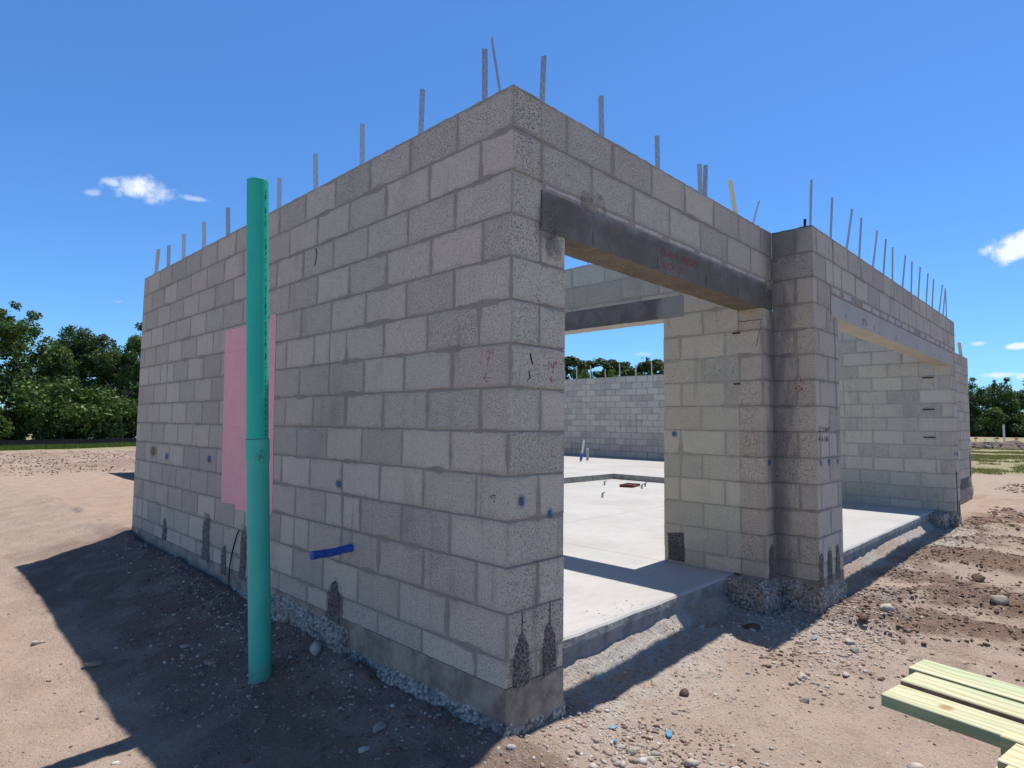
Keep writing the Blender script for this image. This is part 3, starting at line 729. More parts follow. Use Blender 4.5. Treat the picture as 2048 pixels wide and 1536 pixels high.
# ------------------------------------------------------------------ straps
def strap_mat(name, base, rough=0.45, metal=0.75):
    m, g = mat(name)
    uv = g.n('ShaderNodeUVMap', uv_map='UVMap').outputs[0]
    x, y, _ = g.sep(uv)[:3]
    fy = g.m('FRACT', g.m('MULTIPLY', y, 17.0)); fx = g.m('ADD', x, 0.0)
    r1 = g.m('ADD', g.m('POWER', g.m('MULTIPLY', g.m('SUBTRACT', fx, 0.3), 1.0), 2.0), g.m('POWER', g.m('MULTIPLY', g.m('SUBTRACT', fy, 0.3), 1.1), 2.0))
    r2 = g.m('ADD', g.m('POWER', g.m('MULTIPLY', g.m('SUBTRACT', fx, 0.7), 1.0), 2.0), g.m('POWER', g.m('MULTIPLY', g.m('SUBTRACT', fy, 0.75), 1.1), 2.0))
    dot = g.ss(g.m('MINIMUM', r1, r2), 0.02, 0.012)
    n = g.noise(uv, 6.0, 4.0)
    c = g.mix(g.ss(n, .3, .7), base, tuple(b*.72 for b in base))
    c = g.mix(g.m('MULTIPLY', dot, 0.55), c, (0.62, 0.66, 0.72))
    finish(g, c, rough, None, metal); return m
M_strap = strap_mat("galvanised_steel", (0.47, 0.49, 0.52), 0.42, 0.4)
M_strap_pale = strap_mat("pale_strap", (0.72, 0.70, 0.52), 0.6, 0.1)
def strap(base, tip, wdir, w, parent, m=M_strap, bend=0.0, name="metal_strap", th=0.0022, **kw):
    b = Vector(base); t = Vector(tip); ax = (t-b); L = ax.length+.12
    b = b - ax.normalized()*.12
    ax.normalize(); W = Vector(wdir); W = (W - ax*W.dot(ax)).normalized(); N_ = ax.cross(W)
    mb = MB(); n = 6; P = []
    for i in range(n+1):
        s = i/n; c = b + ax*L*s + N_*bend*s*s
        if i == n: e0, e1 = -0.006, 0.004
        else: e0 = e1 = 0
        P.append([c - W*w/2 - N_*th/2 + ax*e0, c + W*w/2 - N_*th/2 + ax*e1, c + W*w/2 + N_*th/2 + ax*e1, c - W*w/2 + N_*th/2 + ax*e0])
    for i in range(n):
        for j in range(4):
            k = (j+1) % 4; u = [(0, 1), (1, 1), (1, 0), (0, 0)]
            v0, v1 = L*i/n, L*(i+1)/n
            mb.quad([P[i][j], P[i][k], P[i+1][k], P[i+1][j]], [(u[j][0], v0), (u[k][0], v0), (u[k][0], v1), (u[j][0], v1)])
    mb.quad(P[n], None); 
    return mb.obj(name, [m], parent, **kw)
Z0 = H-.02
for (y0, y1, z1, wd) in [(5.87, 5.744, 3.111, (1, -.3, 0)), (5.354, 5.371, 3.083, (1, 0, 0)), (4.857, 4.892, 3.105, (1, .1, 0)), (4.275, 4.319, 3.108, (1, 0, 0)),
                     (3.681, 3.719, 3.102, (1, -.2, 0)), (3.15, 3.16, 3.10, (1, 0, 0)), (2.659, 2.679, 3.091, (1, 0.1, 0)), (2.069, 2.101, 3.108, (1, 0, 0)), (1.463, 1.476, 3.117, (1, .1, 0)),
                     (0.846, 0.836, 3.103, (1, 0, 0)), (0.301, 0.307, 3.116, (1, -.1, 0))]:
    strap((.1, min(y0, 5.80), Z0), (.1, y1, z1), wd, .036, W_LEFT)
strap((.1, .169, Z0), (.1, .258, 3.151), (.5, .8, 0), .036, W_LEFT, label="thin strap leaning over the near corner")
for (x0, x1, z1, wd) in [(.313, .329, 3.094, (0, 1, 0)), (.841, .83, 3.08, (0, 1, 0)), (1.455, 1.444, 3.059, (0.1, 1, 0)), (2.04, 2.02, 3.054, (0, 1, 0)), (2.094, 2.115, 3.075, (0.1, 1, 0))]:
    strap((x0, .1, Z0), (x1, .1, z1), wd, .036, W_F1)
strap((2.64, .1, Z0), (2.516, .1, 3.082), (0, 1, 0), .036, W_F1, M_strap_pale, label="pale cream strap bent to the left")
strap((2.88, .1, Z0), (3.064, .1, 3.069), (.5, .6, 0), .034, W_F1, label="short strap leaning to the right")
for (x0, x1, z1) in [(3.25, 3.284, 3.218), (3.751, 3.831, 3.222), (4.176, 4.442, 3.283), (4.601, 4.72, 3.26), (5.055, 5.345, 3.287), (5.48, 5.667, 3.262), (5.882, 5.969, 3.238),
                     (6.319, 6.539, 3.257), (6.771, 6.931, 3.269), (7.151, 7.353, 3.274), (7.621, 7.807, 3.272), (8.003, 8.198, 3.267), (8.45, 8.81, 3.29), (8.75, 9.05, 3.28), (9.05, 9.12, 3.25)]:
    strap((x0, -.24, Z0), (x1, -.24, z1), (.9, -.38, 0), .026, W_F2, bend=random.uniform(-.01, .01))
strap((15.0, .43, Z0), (14.776, .43, 3.121), (.3, 1, 0), .07, W_H, label="dark strap leaning left at the far end")
strap((2.95, 1.8, Z0), (2.95, 1.815, 3.1), (1, .2, 0), .036, W_IN); strap((2.95, 1.724, Z0), (2.95, 1.56, 3.06), (1, .2, 0), .03, W_IN)
for (y0, y1, z1) in [(12.6, 12.62, 3.2), (12.0, 12.0, 3.1), (11.44, 11.464, 3.215), (10.85, 10.851, 3.215), (10.22, 10.24, 3.06), (9.635, 9.655, 3.211), (9.016, 9.034, 3.125), (8.423, 8.44, 3.186), (7.8, 7.83, 3.15), (7.2, 7.2, 3.17), (6.6, 6.62, 3.12)]:
    strap((14.97, y0, Z0), (14.97, y1, z1), (.75, -.66, 0), .034, W_FAR, M_strap_pale)
# short rebar stub on the pier
def tube(mb, p0, p1, r, n=16, cap=True, mi=0, r1=None):
    p0 = Vector(p0); p1 = Vector(p1); ax = (p1-p0).normalized(); a = ax.orthogonal().normalized(); b = ax.cross(a)
    r1 = r if r1 is None else r1
    R0 = [p0 + (a*math.cos(2*math.pi*i/n)+b*math.sin(2*math.pi*i/n))*r for i in range(n)]
    R1 = [p1 + (a*math.cos(2*math.pi*i/n)+b*math.sin(2*math.pi*i/n))*r1 for i in range(n)]
    for i in range(n): k = (i+1) % n; mb.quad([R0[i], R0[k], R1[k], R1[i]], None, mi)
    if cap: mb.quad(R1, None, mi); mb.quad(R0[::-1], None, mi)
M_rust = simple("rusty_iron", (0.10, 0.035, 0.02), ns=40, amp=.3, bump=.001, bs=200, col2=(0.05, 0.022, 0.016))
M_black = simple("black_rubber", (0.012, 0.012, 0.014), rough=.5, bump=0)
mb = MB(); tube(mb, (3.14, -.235, H-.05), (3.14, -.238, 2.85), .011, 10); mb.obj("rebar_stub", [M_black], W_F2)
# rusty wall ties
for (p, q, par) in [((2.85, .245, 1.931), (2.85, .185, 1.935), W_IN), ((2.85, .24, 1.515), (2.85, .185, 1.518), W_IN)]:
    mb = MB(); y0, y1 = q[1], p[1]; z = p[2]
    wallbox(mb, 2.843, 2.86, y0, y1, z-.006, z+.006, mis={'top': 0, 'bot': 0}); mb.obj("wall_tie", [M_rust], par)
for z in (1.921, 1.452, 1.043):
    mb = MB(); wallbox(mb, 8.705, 8.73, -.11, .03, z-.008, z+.008, mis={'top': 0, 'bot': 0}); mb.obj("wall_tie", [M_rust], W_R)

# ------------------------------------------------------------------ painted patch, grout, marks
def plate(pts2, plane, off, mats, name, parent, th=0.0012, uvf=None, nseg=0, **kw):
    """flat polygon pts2 (a,z) on a wall plane: plane=('x',X) facing -x or ('y',Y) facing -y; real thickness th"""
    ax, val = plane; mb = MB()
    def P(a, z, d): return (val-d, a, z) if ax == 'x' else (a, val-d, z)
    uvf = uvf or (lambda a, z: (a, H-z))
    pts = list(pts2)
    area = sum(pts[i][0]*pts[(i+1) % len(pts)][1]-pts[(i+1) % len(pts)][0]*pts[i][1] for i in range(len(pts)))
    want = -1 if ax == 'x' else 1
    if area*want < 0: pts = pts[::-1]
    off += .0014
    mb.quad([P(a, z, off+th) for a, z in pts], [uvf(a, z) for a, z in pts])
    for i in range(len(pts)):
        a0, z0 = pts[i]; a1, z1 = pts[(i+1) % len(pts)]
        mb.quad([P(a0, z0, off+th), P(a0, z0, off-.001), P(a1, z1, off-.001), P(a1, z1, off+th)], [uvf(a0, z0), uvf(a0, z0), uvf(a1, z1), uvf(a1, z1)])
    return mb.obj(name, mats, parent, **kw)
def jag(pts, step=.02, amp=.003):
    out = []
    for i in range(len(pts)):
        a = np.array(pts[i]); b = np.array(pts[(i+1) % len(pts)]); L = np.linalg.norm(b-a); n = max(1, int(L/step))
        for k in range(n):
            p = a+(b-a)*k/n; out.append((p[0]+random.uniform(-amp, amp), p[1]+random.uniform(-amp, amp)))
    return out
pink = [(3.385, 1.926), (2.518, 1.926), (2.513, 1.96), (2.421, 1.957), (2.367, .531), (2.40, .498), (3.03, .468), (3.037, .507), (3.314, .496)]
plate(jag(pink, .025, .004), ('x', 0), .0006, [M_pink], "painted_patch", W_LEFT, label="large pink painted rectangle behind the green pipe")

def smear_mat():
    m, g = mat("mortar_smear"); pos = g.n('ShaderNodeNewGeometry').outputs['Position']
    n = g.noise(pos, 7.0, 4.0, .6); n2 = g.noise(pos, 120.0, 2.0, .6)
    a = g.m('MULTIPLY', g.ss(g.m('ADD', g.m('MULTIPLY', n, .75), g.m('MULTIPLY', n2, .25)), .42, .60), .5)
    finish(g, g.mix(n2, (.30, .26, .22), (.19, .165, .145)), .95, None, alpha=a); return m
M_smear = smear_mat()
def grout_patch(a0, a1, z0, z1, plane, parent, pointed=True, m=None, inset=0.0):
    m = m or M_grout
    w = (a1-a0)/2; c = (a0+a1)/2; sk = random.uniform(-.25, .25)*w
    if pointed: pts = [(a0, z0), (a1, z0), (a1-.1*w, z1-w*1.5), (c+w*.5+sk, z1-w*.5), (c+.018+sk, z1-.008), (c-.015+sk, z1), (c-w*.6+sk, z1-w*.45), (a0+.08*w, z1-w*1.4)]
    else: pts = [(a0, z0), (a1, z0), (a1-.15*w, z1-w*.5), (a1-w*.5, z1), (a0+w*.5, z1-.008), (a0+.1*w, z1-w*.5)]
    big = [(c+(p-c)*1.45, z0-.01+(q-z0)*1.16) for p, q in pts]
    plate(jag(big, .02, .008), plane, .0002, [M_smear], "mortar_smear", parent, th=.0006)
    return plate(jag(pts, .011, .0065), plane, .0009, [m], "grout_patch", parent, th=.003)
XP = ('x', 0); YP = ('y', 0); YQ = ('y', FY0); XI = ('x', IX0)
grout_patch(4.665, 4.775, 0.0, .20, XP, W_LEFT)
grout_patch(3.545, 3.69, -.02, .33, XP, W_LEFT, False)
grout_patch(2.79, 2.885, -.04, .33, XP, W_LEFT, False)
grout_patch(3.17, 3.26, -.06, .16, XP, W_LEFT)
grout_patch(1.40, 1.545, -.06, .20, XP, W_LEFT)
for (a, b, c_, d) in [(.048, .150, -.012, .215), (.243, .338, -.008, .225)]:
    grout_patch(a, b, c_, d, YP, W_F1)
    cc = (a+b)/2
    plate(jag([(cc-.007, d-.03), (cc+.007, d-.03), (cc+.004, d+.10), (cc-.004, d+.10)], .02, .0015), YP, .0008, [M_grout], "grout_patch", W_F1)
grout_patch(2.915, 2.99, -.03, .22, YP, W_IN, False)
for a in (3.10, 3.30, 3.49): grout_patch(a-.045, a+.04, -.05, .20, YQ, W_F2, False)
grout_patch(8.84, 8.93, -.13, .55, YQ, W_F2, False); grout_patch(9.0, 9.07, -.15, .1, YQ, W_F2, False)
grout_patch(13.3, 15.0, -.1, .12, ('y', .33), W_H, False); grout_patch(14.85, 15.0, .12, .62, ('y', .33), W_H, False)
plate(jag([(.852, .24), (.70, .26), (.69, .012), (.845, .012)], .012, .004), ('x', IX0+.003), .0005, [M_grout2], "grout_patch", W_IN, th=.002)

def paint_mat(name, col, kind):
    m, g = mat(name)
    uv = g.n('ShaderNodeUVMap', uv_map='UVMap').outputs[0]
    pos = g.n('ShaderNodeNewGeometry').outputs['Position']
    n = g.noise(pos, 60.0, 3.0, .7); n2 = g.noise(pos, 140.0, 2.0, .7)
    if kind == 'dot':
        x, y, _ = g.sep(uv)[:3]
        r = g.m('SQRT', g.m('ADD', g.m('POWER', x, 2.0), g.m('POWER', y, 2.0)))
        a = g.m('ADD', g.m('MULTIPLY', g.ss(r, 0.62, 0.25), 0.9), g.m('MULTIPLY', g.ss(r, 1.0, 0.35), 0.35))
        a = g.m('MULTIPLY', g.m('MINIMUM', a, 1.0), g.ss(n2, 0.25, 0.5))
        a = g.m('MULTIPLY', a, 0.8)
    else:
        a = g.m('MULTIPLY', g.ss(g.m('ADD', g.m('MULTIPLY', n, .6), g.m('MULTIPLY', n2, .4)), 0.40, 0.56), 0.85 if kind == 'line' else 0.55)
    finish(g, col, .8, None, alpha=a); return m
M_blue = paint_mat("blue_spray", (0.02, 0.13, 0.29), 'dot')
M_red = paint_mat("red_crayon", (0.42, 0.06, 0.07), 'line')
M_pinkline = paint_mat("faded_red_crayon", (0.48, 0.10, 0.15), 'faint')
M_ink = paint_mat("black_marker", (0.01, 0.01, 0.012), 'line')
M_stencil = paint_mat("red_stencil", (0.42, 0.085, 0.055), 'line')
M_crack = simple("crack_dark", (0.01, 0.01, 0.01), bump=0)
M_stain = paint_mat("brown_stain", (0.23, 0.14, 0.085), 'dot')

def dot(a, z, ra, rz, plane, parent, m=M_blue, **kw):
    pts = [(a+math.cos(t*math.pi/10)*ra, z+math.sin(t*math.pi/10)*rz) for t in range(20)]
    plate(pts, plane, .002, [m], "paint_mark", parent, th=.0008, uvf=lambda p, q: ((p-a)/ra, (q-z)/rz), **kw)
def strokes(lines, w, plane, parent, m, name="paint_mark", off=.0022, **kw):
    """one mark made of several thin strokes (polylines in wall coordinates)"""
    ax, val = plane; mb = MB()
    def P(p, d): return (val-d, p[0], p[1]) if ax == 'x' else (p[0], val-d, p[1])
    for ln in lines:
        for i in range(len(ln)-1):
            a = np.array(ln[i], float); b = np.array(ln[i+1], float); d = b-a; L = np.linalg.norm(d)
            if L < 1e-6: continue
            d /= L; nn = np.array([-d[1], d[0]])*w/2; a = a-d*w*.3; b = b+d*w*.3
            q = [a-nn, b-nn, b+nn, a+nn]
            if ax == 'x': q = q[::-1]
            mb.quad([P(t, off+.0014+i*.00003) for t in q], [(t[0], t[1]) for t in q])
    return mb.obj(name, [m], parent, **kw)
dot(1.463, .788, .06, .045, XP, W_LEFT, label="blue spray dot right of the pipe"); dot(4.755, .807, .075, .06, XP, W_LEFT); dot(3.621, .837, .07, .06, XP, W_LEFT)
dot(5.2, .84, .16, .1, XP, W_LEFT, M_stain, label="brown stain on a block near the far end")
dot(.085, .815, .038, .045, YP, W_F1); dot(.286, .741, .034, .04, YP, W_F1)
dot(2.937, .888, .05, .05, YP, W_IN)
for a in (3.134, 3.322, 3.546): dot(a, .895, .04, .045, YQ, W_F2)
for a in (8.80, 8.92, 9.03): dot(a, .81, .045, .06, YQ, W_F2)
dot(.781, 1.098, .045, .045, ('x', IX0+.003), W_IN)
# "19'" with an arrow, twice at the near corner; an inch mark and arrow on the pier
def nineteen(a, z, s, plane, parent, m, flip=1):
    f = lambda x, y: (a+flip*x*s, z+y*s)
    L = [[f(0, 0), f(.03, .5), f(.08, 1.0)], [f(.75, .55), f(.55, .45), f(.42, .62), f(.5, .9), f(.72, .98), f(.8, .8), f(.7, .3), f(.6, 0)],
         [f(1.05, 1.0), f(1.0, .75)], [f(1.2, 1.05), f(1.12, .78)],
         [f(.95, -.75), f(.25, -.72)], [f(.55, -.45), f(.25, -.72), f(.6, -1.02)]]
    strokes(L, .0055, plane, parent, m)
nineteen(.265, 1.425, .052, YP, W_F1, M_red)
nineteen(.19, 1.44, .075, XP, W_LEFT, M_pinkline, flip=-1)
strokes([[(-.215, 1.52), (-.21, 1.57)], [(-.175, 1.53), (-.17, 1.57)], [(-.16, 1.475), (-.225, 1.47)], [(-.195, 1.495), (-.228, 1.47), (-.19, 1.45)]], .008, ('x', 3.055), W_F2, M_red)
strokes([[(2.99, 1.475), (2.955, 1.47)], [(2.975, 1.49), (2.95, 1.47), (2.975, 1.45)]], .007, YP, W_IN, M_pinkline)
strokes([[(.112, .835), (.078, .843), (.088, .812), (.112, .835)]], .0035, XP, W_LEFT, M_ink)
strokes([[(8.9, 1.6), (8.9, 1.66)], [(8.85, 1.55), (8.95, 1.56)]], .008, YQ, W_F2, M_red)

# handwriting on the pier and stencilling on the dark lintel
def text(body, size, loc, rot, m, parent, name, sx=1.0, off=0, space=1.0):
    cu = bpy.data.curves.new(name, 'FONT'); cu.body = body; cu.size = size; cu.extrude = 0.0004; cu.space_character = space
    cu.align_x = 'LEFT'; cu.align_y = 'BOTTOM_BASELINE'
    t = bpy.data.objects.new(name+"_c", cu); COL.objects.link(t)
    dg = bpy.context.evaluated_depsgraph_get(); me = bpy.data.meshes.new_from_object(t.evaluated_get(dg)); me.name = name
    me.transform(Matrix.LocRotScale(Vector(loc), rot, Vector((sx, 1, 1))))
    me.materials.clear(); me.materials.append(m)
    bpy.data.objects.remove(t); bpy.data.curves.remove(cu)
    o = bpy.data.objects.new(name, me); link(o, parent); return o
from mathutils import Euler
RY = Euler((math.pi/2, 0, 0)).to_quaternion()
text("QUALITY  PRECAST", .062, (1.315, -.0045, 2.222), RY, M_stencil, W_F1, "stencilled_lettering", 0.82, space=1.05)
text("8 F24  1B", .062, (1.33, -.0045, 2.148), RY, M_pinkline, W_F1, "stencilled_lettering", 1.05)
text("33'2 9/4\"", .055, (3.10, FY0-.003, 1.135), RY, M_ink, W_F2, "handwriting", 1.35)
text("4' 6 5/8", .055, (3.09, FY0-.003, 1.06), RY, M_ink, W_F2, "handwriting", 1.35)
# letter-like mould marks left along the top course of the wide bay
R_ = random.Random(5)
marks = []
for i in range(24):
    x = 3.12 + i*.235
    if R_.random() < .3: continue
    z = H-.05-R_.random()*.05; h = .03+R_.random()*.03
    marks.append([(x, z), (x+.003, z-h), (x+.025, z-h-.003)])
    if R_.random() < .5: marks.append([(x+.07, z-.01), (x+.072, z-h-.015), (x+.10, z-h-.02)])
strokes(marks, .005, YQ, W_F2, M_ink, name="mould_marks")
# cracks
ck = [(.012, 2.015)]
zz_ = 2.015; aa = .012
while zz_ > 1.815: zz_ -= .015; aa += random.uniform(-.002, .0065); ck.append((aa, zz_))
strokes([ck], .0035, ('x', IX0), W_IN, M_crack, name="crack", off=.0008)
strokes([[(a, 2.022+random.uniform(-.004, .004)) for a in np.linspace(.0, .19, 12)]], .004, ('x', IX0), W_IN, M_crack, name="crack", off=.0008)
strokes([[(1.85, 2.335), (1.835, 2.30), (1.845, 2.26), (1.86, 2.22)]], .012, XP, W_LEFT, M_grout2, name="chip")
strokes([[(.135, 1.50), (.15, 1.455)]], .008, YP, W_F1, M_crack, name="chip"); strokes([[(.128, 1.418), (.134, 1.385)]], .01, YP, W_F1, M_grout2, name="chip")
for (a0, a1, z0, z1) in [(.19, .34, 2.07, 2.33), (.24, .39, 1.98, 2.16), (2.80, 3.03, 2.13, 2.36), (2.9, 3.04, 2.0, 2.3), (.5, .75, 2.29, 2.42)]:
    plate(jag([(a0, z0+.05), (a0+.05, z0), (a1-.04, z0+.02), (a1, z1-.08), (a1-.05, z1), (a0+.03, z1-.03)], .03, .014), YP, .0022, [M_smear], "mortar_smear", W_F1, th=.0008)
# lintel saw marks
strokes([[(x, 2.13), (x, 2.20)] for x in (.62, 1.27, 1.9, 2.4)], .004, ('y', -.002), W_F1, M_crack, name="lifting_slot", off=.0008)
strokes([[(x, 2.12), (x, 2.17)] for x in (3.85, 4.75, 5.6, 6.6, 7.6)], .008, YQ, W_F2, M_grout, name="lifting_slot", off=.0042)
strokes([[(4.36, 2.13), (4.37, 2.17), (4.41, 2.19), (4.46, 2.175), (4.48, 2.14)]], .01, YQ, W_F2, M_grout, name="lifting_eye", off=.0042)

# mortar courses above the lintels: thin half-height blocks in a row
def thin_row(x0, x1, y, z0, z1, parent, m, n):
    mb = MB(); xs = np.linspace(x0, x1, n+1)
    for i in range(n):
        a = xs[i]+.012+random.random()*.03; b = xs[i+1]-.012-random.random()*.05
        if random.random() < .15: continue
        zt = z1-random.random()*.006; zb_ = z0+random.random()*.008
        pts = jag([(a, zb_), (b, zb_), (b, zt), (a, zt)], .03, .003)
        mb.quad([(p[0], y-.0040, p[1]) for p in pts])
    plate([(x0-.01, z0-.012), (x1+.01, z0-.012), (x1+.01, z1+.012), (x0-.01, z1+.012)], ('y', y), -.0004, [M_mort], "mortar_bed", parent, th=.0012)
    return mb.obj("filler_course", [m], parent)
M_mort = simple('mortar_bed', (.40, .335, .28), ns=12, amp=.5, bump=.003, bs=60, col2=(.31, .26, .22))
M_chip = simple("filler_blocks", (0.62, 0.55, 0.49), ns=12, amp=.4, bump=.002, bs=110, col2=(0.48, .43, .39))
thin_row(.22, 2.95, 0, 2.322, 2.347, W_F1, M_chip, 7)
thin_row(3.46, 8.9, FY0, 2.292, 2.345, W_F2, M_chip, 18)

# blue wrapped sleeve sticking out of the left wall, cable below it
M_bluewrap = simple("blue_wrap", (0.03, 0.12, 0.55), rough=.45, ns=30, amp=.5, bump=.004, bs=50, col2=(0.015, 0.06, 0.33), spec=.5)
mb = MB(); n = 12; prev = None
for i in range(14):
    s = i/13; c = Vector((.02-.275*s, 1.294+.002*math.sin(s*7), .425+.002*math.sin(s*9)-.01*s)); r = .0225+.0015*math.sin(s*37)+(0.002 if i == 13 else 0)
    ring = [c+Vector((0, math.cos(2*math.pi*k/n)*r*(1+.08*random.random()), math.sin(2*math.pi*k/n)*r*(1+.08*random.random()))) for k in range(n)]
    if prev:
        for k in range(n): mb.quad([prev[k], prev[(k+1) % n], ring[(k+1) % n], ring[k]])
    prev = ring
mb.quad(prev)
mb.obj("pipe_sleeve", [M_bluewrap], W_LEFT, smooth=True, label="blue plastic wrapped pipe stub sticking out low on the wall")
mb = MB(); cp = [(0, 2.935, .322), (-.012, 2.95, .28), (-.006, 3.01, .20), (-.004, 3.055, .11), (-.006, 3.077, .03), (-.012, 3.07, -.06), (-.02, 3.04, -.14), (-.03, 3.03, -.2)]
for i in range(len(cp)-1): tube(mb, cp[i], cp[i+1], .0045, 8, False)
mb.obj("cable", [M_black], W_LEFT)

# pipes and bolts on the slabs (cast into the floor)
M_pvc = simple("white_plastic", (0.75, 0.75, 0.72), rough=.4, bump=0, col2=(.62, .62, .6))
M_grey = simple("grey_plastic", (0.42, 0.45, 0.45), rough=.5, bump=0)
mb = MB(); tube(mb, (12.3, 9.17, HZ), (12.3, 9.06, .72), .028, 12); mb.obj("plumbing_pipe", [M_pvc], HOUSE, label="leaning white pipe standing in the house floor")
mb = MB(); tube(mb, (12.29, 9.165, HZ+.02), (12.298, 9.13, .33), .036, 10, r1=.05); mb.obj("pipe_wrap", [M_bluewrap], HOUSE)
mb = MB(); tube(mb, (12.77, 9.29, HZ), (12.77, 9.29, .44), .042, 12); tube(mb, (12.77, 9.29, .44), (12.77, 9.29, .47), .05, 12, r1=.03); mb.obj("plumbing_pipe", [M_grey], HOUSE, label="short capped grey pipe in the house floor")
for (x, y) in [(7.92, 5.18), (6.2, 3.98), (7.93, 4.34), (8.3, 4.5)]:
    mb = MB(); tube(mb, (x, y, 0), (x+.01, y, .07), .018, 8); tube(mb, (x+.01, y, .07), (x+.03, y-.03, .085), .012, 8)
    mb.obj("pipe_stub", [M_grey], HOUSE)
mb = MB(); wallbox(mb, -.22, .22, -.13, .13, 0, .028, mis={'top': 0, 'bot': 0})
wallbox(mb, -.22, -.18, -.13, .13, .028, .05, mis={'top': 0, 'bot': 0}); wallbox(mb, .18, .22, -.13, .13, .028, .045, mis={'top': 0, 'bot': 0}); wallbox(mb, -.18, .18, .1, .13, .028, .045, mis={'top': 0, 'bot': 0})
M_brick = simple("red_brown_tile", (0.16, 0.05, 0.028), ns=20, amp=.4, bump=.002, bs=80, col2=(0.09, .03, .02))
pl = mb.obj("floor_drain_frame", [M_brick], None, label="rusty red brown frame lying flat on the sunlit garage floor", category="metal frame", loc=(8.07, 4.69, 0.001)); pl.rotation_euler = (0, 0, .25)

# ------------------------------------------------------------------ green drain pipe
def pipe_mat(name, c, c2, dirt=None):
    m, g = mat(name)
    pos = g.n('ShaderNodeNewGeometry').outputs['Position']
    n = g.noise(pos, 5.0, 4.0); n2 = g.noise(pos, 70.0, 4.0, .7)
    cc = g.mix(g.ss(n, .3, .7), c, c2)
    if dirt:
        dd = g.vm('LENGTH', g.vm('MULTIPLY', g.vm('SUBTRACT', pos, dirt), (1.0, 1.0, .8)), out=1)
        k = g.m('MULTIPLY', g.ss(g.m('ADD', dd, g.m('MULTIPLY', g.m('SUBTRACT', n2, .5), .11)), .035, .0), .6)
        cc = g.mix(k, cc, (.03, .028, .02))
    zz = g.sep(pos)[2]
    mud = g.m('MULTIPLY', g.ss(g.m('ADD', zz, g.m('MULTIPLY', n2, .30)), .02, -.16), .55)
    cc = g.mix(mud, cc, (.16, .13, .10))
    dustn = g.ss(g.noise(pos, 14.0, 5.0, .75), .5, .75); cc = g.mix(g.m('MULTIPLY', dustn, .10), cc, (.45, .48, .44))
    sc = g.ss(g.noise(g.vm('MULTIPLY', pos, (60.0, 60.0, 3.0)), 1.0, 4.0, .7), .66, .72)
    cc = g.mix(g.m('MULTIPLY', sc, .25), cc, (.02, .08, .08))
    finish(g, cc, .55, g.m('MULTIPLY', n2, .0003), spec=.3); return m
PB = Vector((-.437, 1.521, 0)); PT = Vector((-.53, 1.562, 2.567)); PJ = Vector((-.482, 1.541, 1.066))
M_pipe_u = pipe_mat("green_plastic", (0.03, 0.55, 0.38), (0.025, 0.50, 0.35))
dn = (CAM-Vector((PJ.x, PJ.y, 1.0))); dn.z = 0; dn.normalize(); side = Vector((dn.y*-1, dn.x, 0))
DP = Vector((PJ.x, PJ.y, .975)) + dn*.062 - side*-.018
M_pr = simple('faded_print', (.01, .10, .11), bump=0)
M_pipe_l = pipe_mat("green_plastic_dull", (0.07, 0.54, 0.41), (0.055, 0.48, 0.37), dirt=tuple(DP))
PIPE = empty("drain_pipe", (PB.x, PB.y, gh(PB.x, PB.y)), label="tall teal green plastic drain pipe standing upright in the soil before the left wall", category="pipe")
PIPE_off = PIPE.location.copy()
def lathe_between(p0, p1, prof, n=40, jag_top=False):
    """prof list of (t along, radius)"""
    ax = (p1-p0).normalized(); L = (p1-p0).length; a = ax.orthogonal().normalized(); b = ax.cross(a); mb = MB(); prev = None
    for (t, r) in prof:
        ring = [p0 + ax*t + (a*math.cos(2*math.pi*k/n)+b*math.sin(2*math.pi*k/n))*r - PIPE_off for k in range(n)]
        if prev:
            for k in range(n): mb.quad([prev[k], prev[(k+1) % n], ring[(k+1) % n], ring[k]])
        prev = ring
    return mb
R = .0605
p_low = Vector((PB.x, PB.y, -.55)); axd = (PJ-PB).normalized()
P0 = PB + axd*((-.6-PB.z)/axd.z)
Lj = (PJ-P0).length
mb = lathe_between(P0, PJ, [(0, R), (Lj-.135, R), (Lj-.115, R+.004), (Lj-.004, R+.0045), (Lj, R+.0035), (Lj, R-.002), (Lj-.03, R-.004)])
mb.obj("lower_pipe", [M_pipe_l], PIPE, smooth=True, label="lower length with a flared socket and a dirty scrape")
mb = lathe_between(PJ-axd*.001, PT, [(0, R+.0012), (.0035, R+.0012), (.0035, R-.0005)]); mb.obj("seam", [M_black], PIPE, smooth=True)
LU = (PT-PJ).length+.03; Pu = PJ-(PT-PJ).normalized()*.03
mb = lathe_between(Pu, PT, [(0, R-.001), (LU-.002, R-.001), (LU, R-.0025), (LU, R-.006), (LU-.3, R-.006)])
o = mb.obj("upper_pipe", [M_pipe_u], PIPE, smooth=True)
ax_ = (PT-PJ).normalized(); mb = MB(); R_2 = random.Random(3)
tocam = (CAM-PJ); tocam -= ax_*tocam.dot(ax_); tocam.normalize(); sd = ax_.cross(tocam)
for a_, x_off, zr in ((.0, .72, (.02, 1.5)),):
    t = .02
    while t < 1.46:
        if R_2.random() < .78:
            ln = R_2.uniform(.006, .016); ang = math.asin(x_off)+R_2.uniform(-.03, .03)
            for k_ in (0, 1):
                nrm = tocam*math.cos(ang)+sd*math.sin(ang); tg = sd*math.cos(ang)-tocam*math.sin(ang)
                p = PJ+ax_*t+nrm*(R+.0003)-PIPE_off
                mb.quad([p-tg*.003, p+tg*.003, p+tg*.003+ax_*ln, p-tg*.003+ax_*ln]); 
        t += R_2.uniform(.012, .03)
mb.obj("printed_lettering", [M_pr], PIPE, smooth=False)

